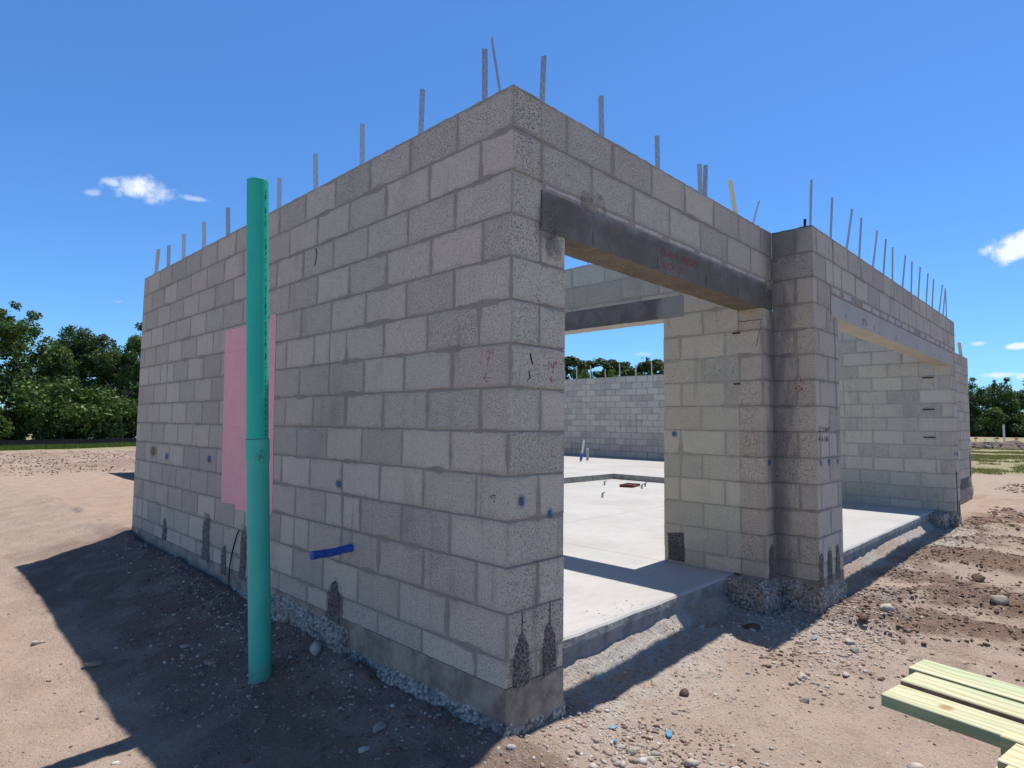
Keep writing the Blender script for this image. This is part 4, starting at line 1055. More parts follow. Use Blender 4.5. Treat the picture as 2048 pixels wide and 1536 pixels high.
# ------------------------------------------------------------------ lumber
def wood(name, c1, c2, green):
    m, g = mat(name)
    uv = g.n('ShaderNodeTexCoord').outputs['Object']
    oi = g.n('ShaderNodeObjectInfo').outputs['Random']
    v = g.vm('ADD', uv, g.comb(g.m('MULTIPLY', oi, 31.0), g.m('MULTIPLY', oi, 17.0), g.m('MULTIPLY', oi, 5.0)))
    wv = g.noise(g.vm('MULTIPLY', v, (1.3, 34.0, 34.0)), 1.6, 5.0, .68)
    fi = g.noise(g.vm('MULTIPLY', v, (2.0, 170.0, 120.0)), 1.0, 3.0, .6)
    w2 = g.n('ShaderNodeTexWave', {'Vector': g.vm('MULTIPLY', v, (.35, 1.0, 1.0)), 'Scale': 9.0, 'Distortion': 9.0, 'Detail': 2.0, 'Detail Scale': .7}, bands_direction='Y').outputs[1]
    c = g.mix(g.ss(wv, .38, .62), c1, c2)
    c = g.mix(g.m('MULTIPLY', g.ss(g.noise(g.vm('MULTIPLY', v, (1.0, 3.0, 3.0)), 3.0, 3.0), .40, .60), .6), c, green)
    c = g.mix(g.m('MULTIPLY', g.ss(w2, .45, .9), .45), c, (.40, .31, .12))
    t = g.m('ADD', .78, g.m('MULTIPLY', fi, .44)); c = g.mix(1.0, c, g.comb(t, t, t), 'MULTIPLY')
    nn_ = g.sep(g.n('ShaderNodeNewGeometry').outputs['Normal'])[2]
    sidef = g.m('LESS_THAN', nn_, 0.5)
    c = g.mix(g.m('MULTIPLY', sidef, .8), c, g.mix(g.ss(wv, .35, .65), (.34, .36, .17), (.17, .26, .15)))  # greener treated edges, with the sides' shade also put into the colour
    vk = g.n('ShaderNodeTexVoronoi', {'Vector': g.vm('MULTIPLY', v, (1.0, 1.0, .01)), 'Scale': 3.2})
    kn = g.ss(vk.outputs['Distance'], .10, .05); c = g.mix(g.m('MULTIPLY', kn, .8), c, (.33, .17, .06))
    finish(g, c, .75, g.m('MULTIPLY', g.m('ADD', fi, wv), .0006)); return m
M_wood = wood("treated_pine", (0.70, 0.66, 0.44), (0.57, 0.56, 0.35), (0.45, 0.56, 0.36))
M_wood2 = wood("treated_pine_warm", (0.80, 0.70, 0.46), (0.70, 0.58, 0.34), (0.62, 0.60, 0.38))
def board(corner, w, ln, ztop, th, m, label, direc=(-.177, -.984), group="treated boards laid side by side"):
    """origin at the left front top corner of the sawn end; local x runs along the board, local y across"""
    mb = MB(); e = .0025; N_ = 16
    sec = [(e, 0), (w-e, 0), (w, -e), (w, -th+e), (w-e, -th), (e, -th), (0, -th+e), (0, -e)]
    P = [[(ln*i/N_, q[0], q[1]) for q in sec] for i in range(N_+1)]
    for i in range(N_):
        for j in range(8): k = (j+1) % 8; mb.quad([P[i][k], P[i+1][k], P[i+1][j], P[i][j]])
    mb.quad(P[0]); mb.quad(P[N_][::-1])
    o = mb.obj("lumber_board", [m], None, label=label, category="board", group=group)
    o.location = (corner[0], corner[1], ztop); o.rotation_euler = (0, 0, math.atan2(direc[1], direc[0]))
    return o
ZB = .325
board((.291, -1.395), .130, 2.4, ZB, .038, M_wood, "pale green treated board nearest the camera with its long dark green side in view")
B_ = board((.462, -1.412), .122, 2.4, ZB, .038, M_wood, "middle of the three treated boards, brown gap along its near edge")
mb = MB(); mb.quad([(0, -.0012, -.003), (0, -.0012, -.035), (2.4, -.0012, -.035), (2.4, -.0012, -.003)][::-1]); mb.quad([(0, -.0012, -.003), (2.4, -.0012, -.003), (2.4, .001, -.0022), (0, .001, -.0022)])
mb.obj("bark_edge", [simple("bark_edge", (.36, .22, .17), ns=30, amp=.6, bump=.002, bs=90, col2=(.20, .12, .09))], B_, label="brown bark left along the near side")
board((.610, -1.405), .134, 2.4, ZB, .038, M_wood, "farthest of the three treated boards with swirling grain")
ZD = ZB+.039
board((.118, -1.712), .062, 2.2, ZD+.003, .089, M_wood2, "narrow cream board on the stack in the bottom right corner", group="boards of the corner stack")
board((-.03, -1.722), .140, 2.2, ZD, .038, M_wood2, "cream board with orange knots on top of the corner stack", group="boards of the corner stack")
board((-.175, -1.72), .140, 2.2, ZD, .038, M_wood2, "outer cream board of the corner stack cut by the frame edge", group="boards of the corner stack")
board((-.02, -1.705), .138, 2.2, ZD-.041, .038, M_wood, "green edged board in the second layer of the corner stack", group="boards of the corner stack")
board((-.035, -1.712), .138, 2.2, ZD-.082, .038, M_wood2, "board in the third layer of the corner stack, its end in shade", group="boards of the corner stack")
mb = MB(); wallbox(mb, -.35, .95, -2.62, -2.53, gh(0.3, -2.6)-.03, ZD-.121-.001, mis={'top': 0, 'bot': 0}); 
wallbox(mb, -.35, .95, -3.2, -3.11, gh(0.3, -3.2)-.03, ZD-.121-.001, mis={'top': 0, 'bot': 0})
for yy in (-2.62, -3.2): wallbox(mb, .14, .9, yy+.001, yy+.089, ZD-.120, ZB-.043, mis={'top': 0, 'bot': 0})
mb.obj("timber_trestle", [M_wood], None, label="low timber trestle under the treated boards", category="trestle")

# ------------------------------------------------------------------ stones
def ico(sub):
    import bmesh
    bm = bmesh.new(); bmesh.ops.create_icosphere(bm, subdivisions=sub, radius=1.0)
    V_ = np.array([v.co[:] for v in bm.verts]); F_ = np.array([[v.index for v in f.verts] for f in bm.faces]); bm.free(); return V_, F_
I1, I2, I3 = ico(1), ico(2), ico(3)
def rockV(V0, seed, rough=.35, facets=6):
    r = np.random.default_rng(seed); P = V0.copy()
    for _ in range(facets):
        n = r.normal(size=3); n /= np.linalg.norm(n); d = r.uniform(.45, .85)
        k = P@n; ex = np.maximum(0, k-d); P = P - ex[:, None]*n*0.92
    q = np.array([mnoise.noise(Vector(p*2.3)+Vector((seed*3.1, 0, 0))) for p in V0])
    q2 = np.array([mnoise.noise(Vector(p*6.0)+Vector((0, seed*1.7, 0))) for p in V0])
    return P*(1+rough*.5*q+rough*.22*q2)[:, None]
def stone_mat(name, a, b):
    return simple(name, a, ns=16, amp=.5, bump=.006, bs=90, col2=b)
M_st_pale = stone_mat("concrete_chunk", (.60, .54, .46), (.42, .375, .32))
M_st_grey = stone_mat("grey_chunk", (.42, .37, .31), (.28, .245, .205))
M_clod = stone_mat("dark_clod", (.17, .105, .075), (.09, .058, .045))
stones = [ # x, y, sx, sy, sz, kind, label
 (1.24, -1.291, .042, .034, .026, 0, "egg shaped pale stone just left of the stacked boards"),
 (1.26, -1.40, .062, .030, .022, 0, "long pale stone slab beside the boards at the bottom edge"),
 (1.112, -1.321, .018, .015, .010, 0, "small flat white stone below the egg shaped one"),
 (1.771, -.63, .042, .028, .018, 0, "white flat stone left of the second corner shadow"),
 (1.663, -.613, .022, .018, .014, 1, "small grey stone behind the white flat stone"),
 (1.476, -.744, .034, .026, .022, 1, "grey lump in the middle of the bare sand"),
 (2.047, -.784, .040, .026, .014, 0, "pale flake standing out on the sand before the lumber"),
 (1.079, -.276, .038, .030, .026, 2, "reddish brown clod lying on the sand near the shadow edge"),
 (.612, -.766, .046, .026, .018, 0, "long pale chunk near the bottom centre"),
 (.50, -.62, .040, .030, .024, 0, "whitish chunk in the rubble right of the near corner"),
 (.35, -.42, .030, .024, .018, 1, "grey chunk at the foot of the near corner in the sun"),
 (2.5, -.70, .058, .036, .026, 1, "bluish grey cement lump heap on the sand"),
 (2.62, -.64, .040, .030, .024, 0, "pale cement lump beside the bluish heap"),
 (2.36, -.10, .075, .040, .030, 2, "dark slab of earth in the pier shadow"),
 (-.30, .52, .050, .030, .022, 1, "grey chunk in shade near the wall foot left of the near corner"),
 (-.42, .46, .030, .018, .012, 0, "flat pale chip in shade beside the grey chunk"),
 (-.52, 1.95, .055, .040, .020, 1, "pale chunk in shade behind the green pipe"),
 (-.55, 2.35, .035, .025, .016, 0, "small whitish chunk in shade left of the green pipe"),
 (-.98, 2.65, .06, .04, .02, 1, "flat stone in the shade near the shadow edge"),
 (-1.17, 3.3, .045, .03, .018, 0, "pale stone sitting on the edge of the wall shadow"),
 (-.12, 1.46, .050, .035, .05, 0, "upright whitish chunk against the footing"),
 (4.45, -1.25, .10, .07, .05, 1, "grey lump half buried in rutted earth on the right"),
 (3.35, -.70, .07, .05, .035, 0, "pale cement splash lump before the corner pier"),
 (3.05, -.62, .05, .04, .03, 2, "dark clod before the corner pier"),
 (5.3, -1.0, .09, .06, .05, 2, "brown clod on the rutted ground at far right"),
]
SM = [M_st_pale, M_st_grey, M_clod]
for i, (x, y, sx, sy, sz, k, lab) in enumerate(stones):
    Vs = rockV(I2[0], 100+i, .8, 9)*np.array([sx, sy, sz]); a = random.uniform(-.6, .6)
    o = np_mesh("stone", Vs, I2[1], SM[k], smooth=False, label=lab, category="stone", group="loose stones on the ground")
    o.location = (x, y, gh(x, y)+sz*.45); o.rotation_euler = (random.uniform(-.2, .2), random.uniform(-.2, .2), a)

def scatter(name, pts, sizes, base, protos, m, seed, flat=.6, attr=None, **kw):
    r = np.random.default_rng(seed); Vl = []; Fl = []; At = []; off = 0
    PV = [rockV(base[0], seed*50+j, .45, 5) for j in range(protos)]
    tone = r.random(len(pts))
    for i, (p, s) in enumerate(zip(pts, sizes)):
        v = PV[r.integers(protos)]*np.array([1, r.uniform(.5, 1), r.uniform(flat*.6, flat)])*s
        a = r.uniform(0, 6.28); c_, s_ = math.cos(a), math.sin(a)
        v = np.stack([v[:, 0]*c_-v[:, 1]*s_, v[:, 0]*s_+v[:, 1]*c_, v[:, 2]], 1)+np.array(p)+np.array([0, 0, s*flat*.25])
        Vl.append(v); Fl.append(base[1]+off); off += len(v); At.append(np.full(len(v), tone[i]))
    return np_mesh(name, np.concatenate(Vl), np.concatenate(Fl), m, attr={'tone': np.concatenate(At)}, kind='stuff', **kw)
def tone_mat(name, cols, bump=.004, rough=.95):
    m, g = mat(name); t = g.n('ShaderNodeAttribute', attribute_name='tone').outputs['Fac']
    rp = g.n('ShaderNodeValToRGB', {'Fac': t}); el = rp.color_ramp.elements
    el[0].color = (*cols[0], 1); el[1].color = (*cols[-1], 1)
    for i, c in enumerate(cols[1:-1]): e = el.new((i+1)/(len(cols)-1)); e.color = (*c, 1)
    pos = g.n('ShaderNodeNewGeometry').outputs['Position']; n = g.noise(pos, 70.0, 4.0, .7)
    k = g.m('ADD', .7, g.m('MULTIPLY', n, .6)); c = g.mix(1.0, rp.outputs[0], g.comb(k, k, k), 'MULTIPLY')
    finish(g, c, rough, g.m('MULTIPLY', n, bump)); return m
M_grav = tone_mat("gravel_mix", [(.66, .61, .55), (.45, .40, .35), (.40, .32, .26), (.34, .25, .19), (.56, .49, .42)])
M_clods = tone_mat("clod_mix", [(.22, .145, .11), (.15, .095, .072), (.34, .25, .19)])
r = np.random.default_rng(11)
def zpts(x, y): return np.stack([x, y, gz(x, y)], 1)
px, py, ps = [], [], []
def add(x, y, s): px.append(x); py.append(y); ps.append(s)
# general scatter
n = 2600; x = r.uniform(-1.9, 5, n); y = r.uniform(-1.9, 6, n); k = ~((x > 0) & (y > np.where(x < 3.0, .2, -.15))); add(x[k], y[k], .003+.006*r.random(k.sum())**3)
# sun side in front of bay 1 and the pier
n = 3600; x = r.uniform(.0, 3.1, n); y = -np.abs(r.normal(0, .45, n))+.2; k = ~((x < .42) & (y > -.02)) & ~((x > 2.7) & (y > -.05)) ; add(x[k], y[k], .0025+.013*r.random(k.sum())**6)
n = 2200; x = r.normal(2.7, .4, n); y = r.normal(-.25, .28, n); k = ~((x > 2.68) & (y > -.03)) & ~((x > 3.02) & (y > -.34)) & (y < .2); add(x[k], y[k], .003+.020*r.random(k.sum())**5)
n = 1500; x = r.normal(2.6, .55, n); y = r.normal(-.7, .16, n); k = (y < -.35); add(x[k], y[k], .003+.018*r.random(k.sum())**5)
n = 900; x = r.uniform(3.2, 9.2, n); y = -.34-np.abs(r.normal(0, .25, n)); add(x, y, .005+.018*r.random(n)**3)
n = 500; x = r.uniform(3.7, 8.4, n); y = r.uniform(-.34, -.12, n); add(x, y, .004+.014*r.random(n)**3)
# wall foot on the left and fallen rubble behind the pipe
n = 1000; y = r.uniform(-.3, 5.5, n); x = -.05-np.abs(r.normal(0, .16, n)); add(x, y, .004+.015*r.random(n)**4)
n = 650; x = r.normal(-.5, .26, n); y = r.normal(2.05, .55, n); k = x < -.06; add(x[k], y[k], .003+.018*r.random(k.sum())**4)
n = 900; x = r.normal(.34, .26, n); y = r.normal(-.38, .22, n); k = y < -.03; add(x[k], y[k], .003+.018*r.random(k.sum())**4)
n = 70; x = r.normal(.22, .16, n); y = r.normal(-.46, .07, n); add(x, y, .010+.022*r.random(n)**2)
n = 5000; x = r.uniform(.3, 4.2, n); y = -np.abs(r.normal(0, .42, n))+.12; f = fbm(x*1.7, y*1.7, 4, 71); k = (f > .46) & ~((x < .45) & (y > -.02)) & ~((x > 2.66) & (y > -.05)) & ~((x > 3.0) & (y > -.36)); add(x[k], y[k], .002+.007*r.random(k.sum())**3)
px, py, ps = map(np.concatenate, (px, py, ps))
scatter("gravel", zpts(px, py), ps, I1, 8, M_grav, 3, label="small stones and broken concrete bits strewn over the sand")
# dark clods
px, py, ps = [], [], []
n = 34000; x = 1.6+8*r.random(n)**1.2; y = -.34-3.2*r.random(n)**1.3
uu = x + 0.28*y + 0.25*(fbm(x*.8, y*.8, 3, 37)-.5); f = fbm(uu*1.9, y*0.8, 4, 31); k = ((f > .47+.09*r.random(n)) | (r.random(n) < .10)) & (x > 1.5+1.3*r.random(n)); add(x[k], y[k], .003+.022*r.random(k.sum())**5)
for (cx, cy, sx_, sy_, nn) in [(.48, -.52, .10, .10, 90), (.62, -.34, .07, .06, 50), (.80, -.62, .09, .06, 50), (.66, -.80, .08, .05, 60), (2.2, -.42, .2, .05, 60), (3.0, -.75, .25, .12, 120), (4.2, -.95, .25, .2, 160)]:
    add(r.normal(cx, sx_, nn), r.normal(cy, sy_, nn), .004+.016*r.random(nn)**2.5)
n = 900; x = r.uniform(-1.7, 3, n); y = r.uniform(-1.6, 5, n); k = ~((x > 0) & (y > -.03)); add(x[k], y[k], .004+.010*r.random(k.sum())**3)
n = 7000; x = r.uniform(9, 20, n); y = r.uniform(-3.5, .2, n); f = fbm(x*.35, y*1.1, 3, 44); k = (f > .46); add(x[k], y[k], .006+.045*r.random(k.sum())**4)
n = 700; x = -.05-np.abs(r.normal(0, .3, n)); y = r.uniform(0, 4, n); add(x, y, .005+.016*r.random(n)**3)
n = 15000; x = r.uniform(-13, 9.5, n); y = r.uniform(18.5, 32.5, n); f = fbm(x*.5, y*1.3, 3, 45); k = f > .38; add(x[k], y[k], .008+.038*r.random(k.sum())**2)
px, py, ps = map(np.concatenate, (px, py, ps))
scatter("dirt_clods", zpts(px, py), ps, I1, 8, M_clods, 5, label="dark brown crumbs of turned over earth")
# crumbs of mortar on the floor slab
n = 160; x = r.uniform(.45, 1.6, n); y = .27+np.abs(r.normal(0, .10, n)); k = (np.sin(x*5.5) > -.2); x, y = x[k], y[k]
x2 = r.uniform(.4, 8, 60); y2 = r.uniform(.4, 5, 60)
scatter("mortar_crumbs", np.stack([np.concatenate([x, x2]), np.concatenate([y, y2]), np.zeros(len(x)+60)], 1), np.concatenate([.002+.007*r.random(len(x))**2, .002+.005*r.random(60)]), I1, 5, M_grav, 8, label="dry mortar crumbs near the edge of the garage floor")
M_scrap = simple("blue_film", (.16, .34, .52), rough=.5, bump=.002)
for (x, y, sc_, lab) in [(.66, -.42, .042, "largest pale blue plastic scrap on the sand before the bay"), (.50, -.22, .028, "small blue plastic scrap near the shadow edge before the bay"), (2.5, -.46, .035, "blue plastic scrap on the rubble by the corner pier"), (.36, -.33, .02, "tiny blue plastic scrap in the rubble by the near corner")]:
    mb = MB(); P_ = [(math.cos(t*.9)*sc_*(.6+.5*random.random()), math.sin(t*.9)*sc_*.45*(.6+.5*random.random()), .004+.008*random.random()) for t in range(7)]
    for i in range(7): mb.quad([(0, 0, .012), P_[i], P_[(i+1) % 7]]); mb.quad([P_[(i+1) % 7], P_[i], (P_[i][0]*.9, P_[i][1]*.9, -.004)])
    o = mb.obj("plastic_scrap", [M_scrap], None, label=lab, category="scrap", group="blue plastic scraps", loc=(x, y, gh(x, y)+.006)); o.rotation_euler = (.1, .1, random.uniform(0, 3))
# blue scrap and wood chips
for (x, y, m_, lab, nm, cat) in [(.93, -.35, None, "thin yellow wood splinter on the sand", "wood_splinter", "wood chip"), (.40, -.50, None, "brown stick lying by the near corner rubble", "stick", "stick")]:
    mb = MB(); tube(mb, (-.035, 0, 0), (.035, .004, .004), .004, 6, r1=.0025)
    o = mb.obj(nm, [m_ or M_wood2], None, label=lab, category=cat, loc=(x, y, gh(x, y)+.008)); o.rotation_euler = (0, 0, -.9)

# ------------------------------------------------------------------ trees
def leaf_mat(name, cols, trans=.25):
    m, g = mat(name); t = g.n('ShaderNodeAttribute', attribute_name='tone').outputs['Fac']
    rp = g.n('ShaderNodeValToRGB', {'Fac': t}); el = rp.color_ramp.elements
    el[0].color = (*cols[0], 1); el[1].color = (*cols[-1], 1)
    for i, c in enumerate(cols[1:-1]): e = el.new((i+1)/(len(cols)-1)); e.color = (*c, 1)
    b = g.n('ShaderNodeBsdfPrincipled', {'Base Color': rp.outputs[0], 'Roughness': .5, 'Specular IOR Level': .35})
    tr = g.n('ShaderNodeBsdfTranslucent', {'Color': g.mix(1.0, rp.outputs[0], (1.0, 1.15, .55), 'MULTIPLY')})
    mx = g.n('ShaderNodeMixShader', {0: trans, 1: b, 2: tr}); g.n('ShaderNodeOutputMaterial', {'Surface': mx}); return m
M_leaf_a = leaf_mat("leaves_mid", [(.040, .072, .018), (.078, .140, .032), (.125, .20, .048)])
M_leaf_b = leaf_mat("leaves_dark", [(.030, .055, .018), (.060, .105, .030), (.10, .155, .048)])
M_leaf_c = leaf_mat("leaves_light", [(.08, .13, .028), (.14, .22, .045), (.20, .28, .07)])
M_bark = simple("bark", (.14, .115, .095), ns=5, amp=.5, bump=.02, bs=12, col2=(.07, .058, .05))
def crown_mesh(name, blobs, nleaf, lsize, m, seed, up=.0):
    r = np.random.default_rng(seed); C = np.array([b[:3] for b in blobs]); Rr = np.array([b[3] for b in blobs])
    w = Rr**2; w /= w.sum(); bi = r.choice(len(blobs), nleaf, p=w)
    # sub-clumps on each blob give light and dark masses
    d = r.normal(size=(nleaf, 3)); d /= np.linalg.norm(d, axis=1)[:, None]
    rad = r.random(nleaf)**.45
    P = C[bi] + d*(Rr[bi]*rad)[:, None]*np.array([1, 1, .82])
    nz_ = fbm(P[:, 0]*1.1+P[:, 2]*.7, P[:, 1]*1.1-P[:, 2]*.9, 3, seed)
    keep = nz_ > .40; P = P[keep]; d = d[keep]; nl = len(P)
    N_ = d*.6 + r.normal(size=(nl, 3))*.7 + np.array([0, 0, .45+up]); N_ /= np.linalg.norm(N_, axis=1)[:, None]
    a = np.cross(N_, r.normal(size=(nl, 3))); a /= np.linalg.norm(a, axis=1)[:, None]; b = np.cross(N_, a)
    s = lsize*(.6+.8*r.random(nl))[:, None]
    V_ = np.stack([P-a*s*.5, P-b*s*.32, P+a*s*.5, P+b*s*.32], 1).reshape(-1, 3)
    F_ = np.arange(nl*4).reshape(nl, 4)
    tone = np.clip(.5*r.random(nl)+.55*(nz_[keep]-.4)/.35+.1, 0, 1)
    return V_, F_, np.repeat(tone, 4)
def limb_mesh(h, r0, seed, spread, nl=7, lean=0.1, base_frac=.3):
    r = random.Random(seed); mb = MB(); pts = [Vector((0, 0, -.2))]; n = 7
    for i in range(1, n+1): pts.append(Vector((lean*h*(i/n)**1.5+r.uniform(-.1, .1), r.uniform(-.12, .12), h*.86*i/n)))
    for i in range(n): tube(mb, pts[i], pts[i+1], r0*(1-.8*i/n), 7, False, r1=r0*(1-.8*(i+1)/n))
    tips = []
    for k in range(nl):
        f = base_frac+(1-base_frac)*k/nl; j = min(n-1, int(f*n)); p = pts[j].lerp(pts[j+1], f*n-j); a = k*2.4+r.uniform(-.5, .5)
        L = spread*(1.15-.5*f)*r.uniform(.6, 1.0); q = p+Vector((math.cos(a)*L*.5, math.sin(a)*L*.5, L*.35)); q2 = p+Vector((math.cos(a)*L, math.sin(a)*L, L*.55))
        rr = r0*(1-.7*f)*.42; tube(mb, p, q, rr, 5, False, r1=rr*.6); tube(mb, q, q2, rr*.6, 5, False, r1=rr*.2); tips.append(q2)
    return mb, tips, pts[-1]
def tree_proto(kind, seed):
    r = random.Random(seed)
    if kind == 'broad':    # full broadleaf, foliage down to the ground
        h = 7.5; mb, tips, top = limb_mesh(h, .16, seed, 2.3, 9, .03, .22)
        bl = [(t.x, t.y, t.z, r.uniform(.7, 1.15)) for t in tips]+[(top.x, top.y, top.z, .9), (top.x+.4, top.y, top.z-.7, 1.0)]
        bl += [(r.uniform(-1.9, 1.9), r.uniform(-1.2, 1.2), r.uniform(.5, h*.8), r.uniform(.6, 1.1)) for _ in range(12)]
        for q in range(3): bl += [(t.x*r.uniform(1.1, 1.5), t.y*r.uniform(1.1, 1.4), t.z+r.uniform(-.4, 1.0), r.uniform(.18, .42)) for t in tips]
        bl += [(top.x+r.uniform(-.8, .8), top.y, top.z+r.uniform(.3, 1.0), r.uniform(.2, .4)) for _ in range(5)]
        n = 21000; ls = .17
    elif kind == 'tall':
        h = 9.0; mb, tips, top = limb_mesh(h, .18, seed, 1.9, 10, .05, .4)
        bl = [(t.x, t.y, t.z, r.uniform(.55, .95)) for t in tips]+[(top.x, top.y, top.z, .8)]
        bl += [(r.uniform(-1.2, 1.2), r.uniform(-1, 1), r.uniform(h*.35, h*.85), r.uniform(.5, .9)) for _ in range(8)]
        bl += [(t.x*1.3, t.y*1.2, t.z+r.uniform(-.1, .5), r.uniform(.25, .4)) for t in tips]
        n = 17000; ls = .16
    elif kind == 'pine':
        h = 11.5; mb, tips, top = limb_mesh(h, .17, seed, 2.5, 13, .02, .42)
        bl = [(t.x, t.y, t.z, r.uniform(.45, .8)) for t in tips]+[(top.x, top.y, top.z, .8), (top.x-.5, top.y+.2, top.z+.35, .55)]
        bl += [(t.x*.6, t.y*.6, t.z-.1, r.uniform(.5, .8)) for t in tips]+[(t.x*1.2, t.y*1.1, t.z+.2, r.uniform(.3, .6)) for t in tips]
        n = 17000; ls = .22
    else:                  # bush
        h = 2.6; mb, tips, top = limb_mesh(h, .05, seed, 1.1, 7, .1, .15)
        bl = [(t.x, t.y, t.z, r.uniform(.4, .7)) for t in tips]+[(r.uniform(-1.2, 1.2), r.uniform(-.7, .7), r.uniform(.2, 1.6), r.uniform(.4, .75)) for _ in range(9)]
        n = 9000; ls = .13
    return h, mb, bl, n, ls
PROTO = {}
def get_proto(kind, variant, m):
    key = (kind, variant, m.name)
    if key not in PROTO:
        h, mb, bl, n, ls = tree_proto(kind, variant*13+hash_kind[kind])
        t = mb.obj("trunk", [M_bark]); V_, F_, T_ = crown_mesh("crown", bl, n, ls, m, variant*7+3)
        c = np_mesh("crown", V_, F_, m, attr={'tone': T_})
        PROTO[key] = (h, t.data, c.data)
        bpy.data.objects.remove(t); bpy.data.objects.remove(c)
    return PROTO[key]
hash_kind = {'broad': 1, 'tall': 2, 'pine': 3, 'bush': 4}
def tree(kind, variant, m, x, y, height, label, rot=0.0, wide=1.0, cat="tree", name=None, group=None):
    h, td, cd = get_proto(kind, variant, m)
    nm = name or {'broad': 'broadleaf_tree', 'tall': 'tall_tree', 'pine': 'pine_tree', 'bush': 'bush'}[kind]
    e = empty(nm, (x, y, gh(x, y)), label=label, category=cat, group=group or "trees along the edge of the site")
    s = height/h; e.scale = (s*wide, s*wide, s); e.rotation_euler = (0, 0, rot)
    for dn_, dd in (("trunk", td), ("crown", cd)):
        o = bpy.data.objects.new(dn_, dd); link(o, e)
    return e
LT = [ # left tree line
 ('broad', 1, M_leaf_a, -4.2, 50.0, 9.6, "leafy tree at the left end of the line, cut by the picture edge", 1.25),
 ('broad', 2, M_leaf_b, 1.0, 48.6, 9.2, "tallest tree of the left line with a wide dark crown", 1.15),
 ('broad', 3, M_leaf_a, 2.2, 46.8, 8.7, "big tree leaning its crown right into the gap of the left line", 1.1),
 ('broad', 4, M_leaf_a, 6.1, 47.2, 6.4, "lower round green tree second from the tall left one", .95),
 ('tall', 1, M_leaf_b, 7.15, 48.4, 8.3, "dark pointed tree rising in the middle of the left line", .95),
 ('broad', 5, M_leaf_b, 8.6, 47.6, 7.0, "dense tree right of the dark pointed one", .9),
 ('tall', 2, M_leaf_a, 10.0, 46.6, 7.9, "slender open tree next to the left wall end", .8),
 ('broad', 1, M_leaf_b, 12.4, 49.0, 8.2, "tree just hidden by the end of the left wall", .9),
 ('tall', 3, M_leaf_b, 4.6, 50.5, 5.9, "darker tree standing behind the gap in the left line", 1.1),
 ('broad', 2, M_leaf_b, 9.2, 51.0, 6.3, "dark tree filling the back row of the left line", 1.2)]
for i, (k, v_, m_, x, y, h, lab, wd) in enumerate(LT): tree(k, v_, m_, x, y, h, lab, rot=i*1.3, wide=wd)
bl = ["pale green bush at the far left behind the black fence", "dark shrub behind the fence under the tallest tree", "yellow green shrub behind the fence", "shaded shrub behind the fence", "bright green bush in the middle of the fence line", "deep green shrub behind the fence", "light green leafy bush near the dead branches", "shrub between the dead branches and the wall"]
ORD = 'first second third fourth fifth sixth seventh eighth ninth tenth eleventh twelfth thirteenth fourteenth fifteenth sixteenth'.split()
for i in range(16):
    x = -3.6+i*1.02; y = 41.6+.42*x+random.uniform(-.3, .4)
    tree('bush', 1+i % 3, [M_leaf_a, M_leaf_b, M_leaf_a, M_leaf_b][i % 4], x, y, random.uniform(2.0, 4.8), f"{ORD[i]} bush from the left in the row behind the black silt fence", rot=i*2.1, wide=random.uniform(1.0, 1.3), cat="bush", group="bushes behind the left silt fence")
# bare dead tree in front of the left line
mb, tips, top = limb_mesh(4.2, .05, 77, 1.6, 14, .05, .12)
for t in tips:
    for q in range(3): tube(mb, t, t+Vector((random.uniform(-.5, .5), random.uniform(-.4, .4), random.uniform(-.1, .5))), .010, 4, False, r1=.004)
mb.obj("dead_tree", [simple("grey_twigs", (.26, .24, .22), bump=0)], None, label="bare grey dead tree in front of the left tree line near the wall", category="tree", loc=(8.95, 44.6, -.35))

RT = [(153.0, 20.6, 12.3, 'broad', 3, M_leaf_b, 1.1, "dark round topped tree touching the right end of the building"),
 (157.5, 17.4, 9.4, 'broad', 4, M_leaf_a, 1.2, "lower leafy tree right of the dark round topped one"),
 (158.0, 15.2, 11.6, 'broad', 1, M_leaf_a, 1.0, "rounded tree in the middle of the right line"),
 (161.5, 12.9, 10.4, 'tall', 2, M_leaf_b, 1.4, "tree with a bare twig standing above it in the right line"),
 (165.0, 10.2, 9.8, 'broad', 5, M_leaf_b, 1.2, "dense low tree near the right picture edge"),
 (167.0, 6.6, 13.2, 'broad', 2, M_leaf_a, 1.2, "taller tree cut by the right picture edge"),
 (172.0, 2.6, 12.0, 'broad', 3, M_leaf_b, 1.1, "tree just outside the right picture edge")]
for i, (x, y, h, k, v_, m_, wd, lab) in enumerate(RT): tree(k, v_, m_, x, y, h, lab, rot=i*1.7, wide=wd)
for i in range(13):
    y = 24.0-i*1.9; tree('bush', 1+i % 3, [M_leaf_b, M_leaf_a, M_leaf_b][i % 3], 150+i*1.3, y, random.uniform(4.5, 6.5), f"{ORD[i]} undergrowth bush from the left under the right tree line", rot=i, wide=1.25, cat="bush", group="bushes under the right tree line")
mb, tips, top = limb_mesh(6.2, .05, 79, 1.2, 8, .12, .5); mb.obj("bare_branch_tree", [M_bark], None, label="leafless twig reaching above the right tree line", category="tree", loc=(160.3, 12.7, 6.4))
MT = [(68.2, 54.4, 12.4, 1, "leftmost pine above the far wall seen through the bay"), (70.6, 53.4, 11.9, 2, "second pine from the left above the far wall"), (73.0, 50.6, 12.2, 3, "middle pine with open branches above the far wall"),
      (76.0, 51.3, 11.2, 1, "smaller pine behind the middle one above the far wall"), (79.0, 48.6, 12.2, 2, "dark pine right of the gap above the far wall"), (77.0, 45.2, 12.2, 3, "tall dark pine beside the inner opening edge")]
for i, (x, y, h, v_, lab) in enumerate(MT): tree('pine', v_, M_leaf_b, x, y, h, lab, rot=i*2.2, wide=1.35)
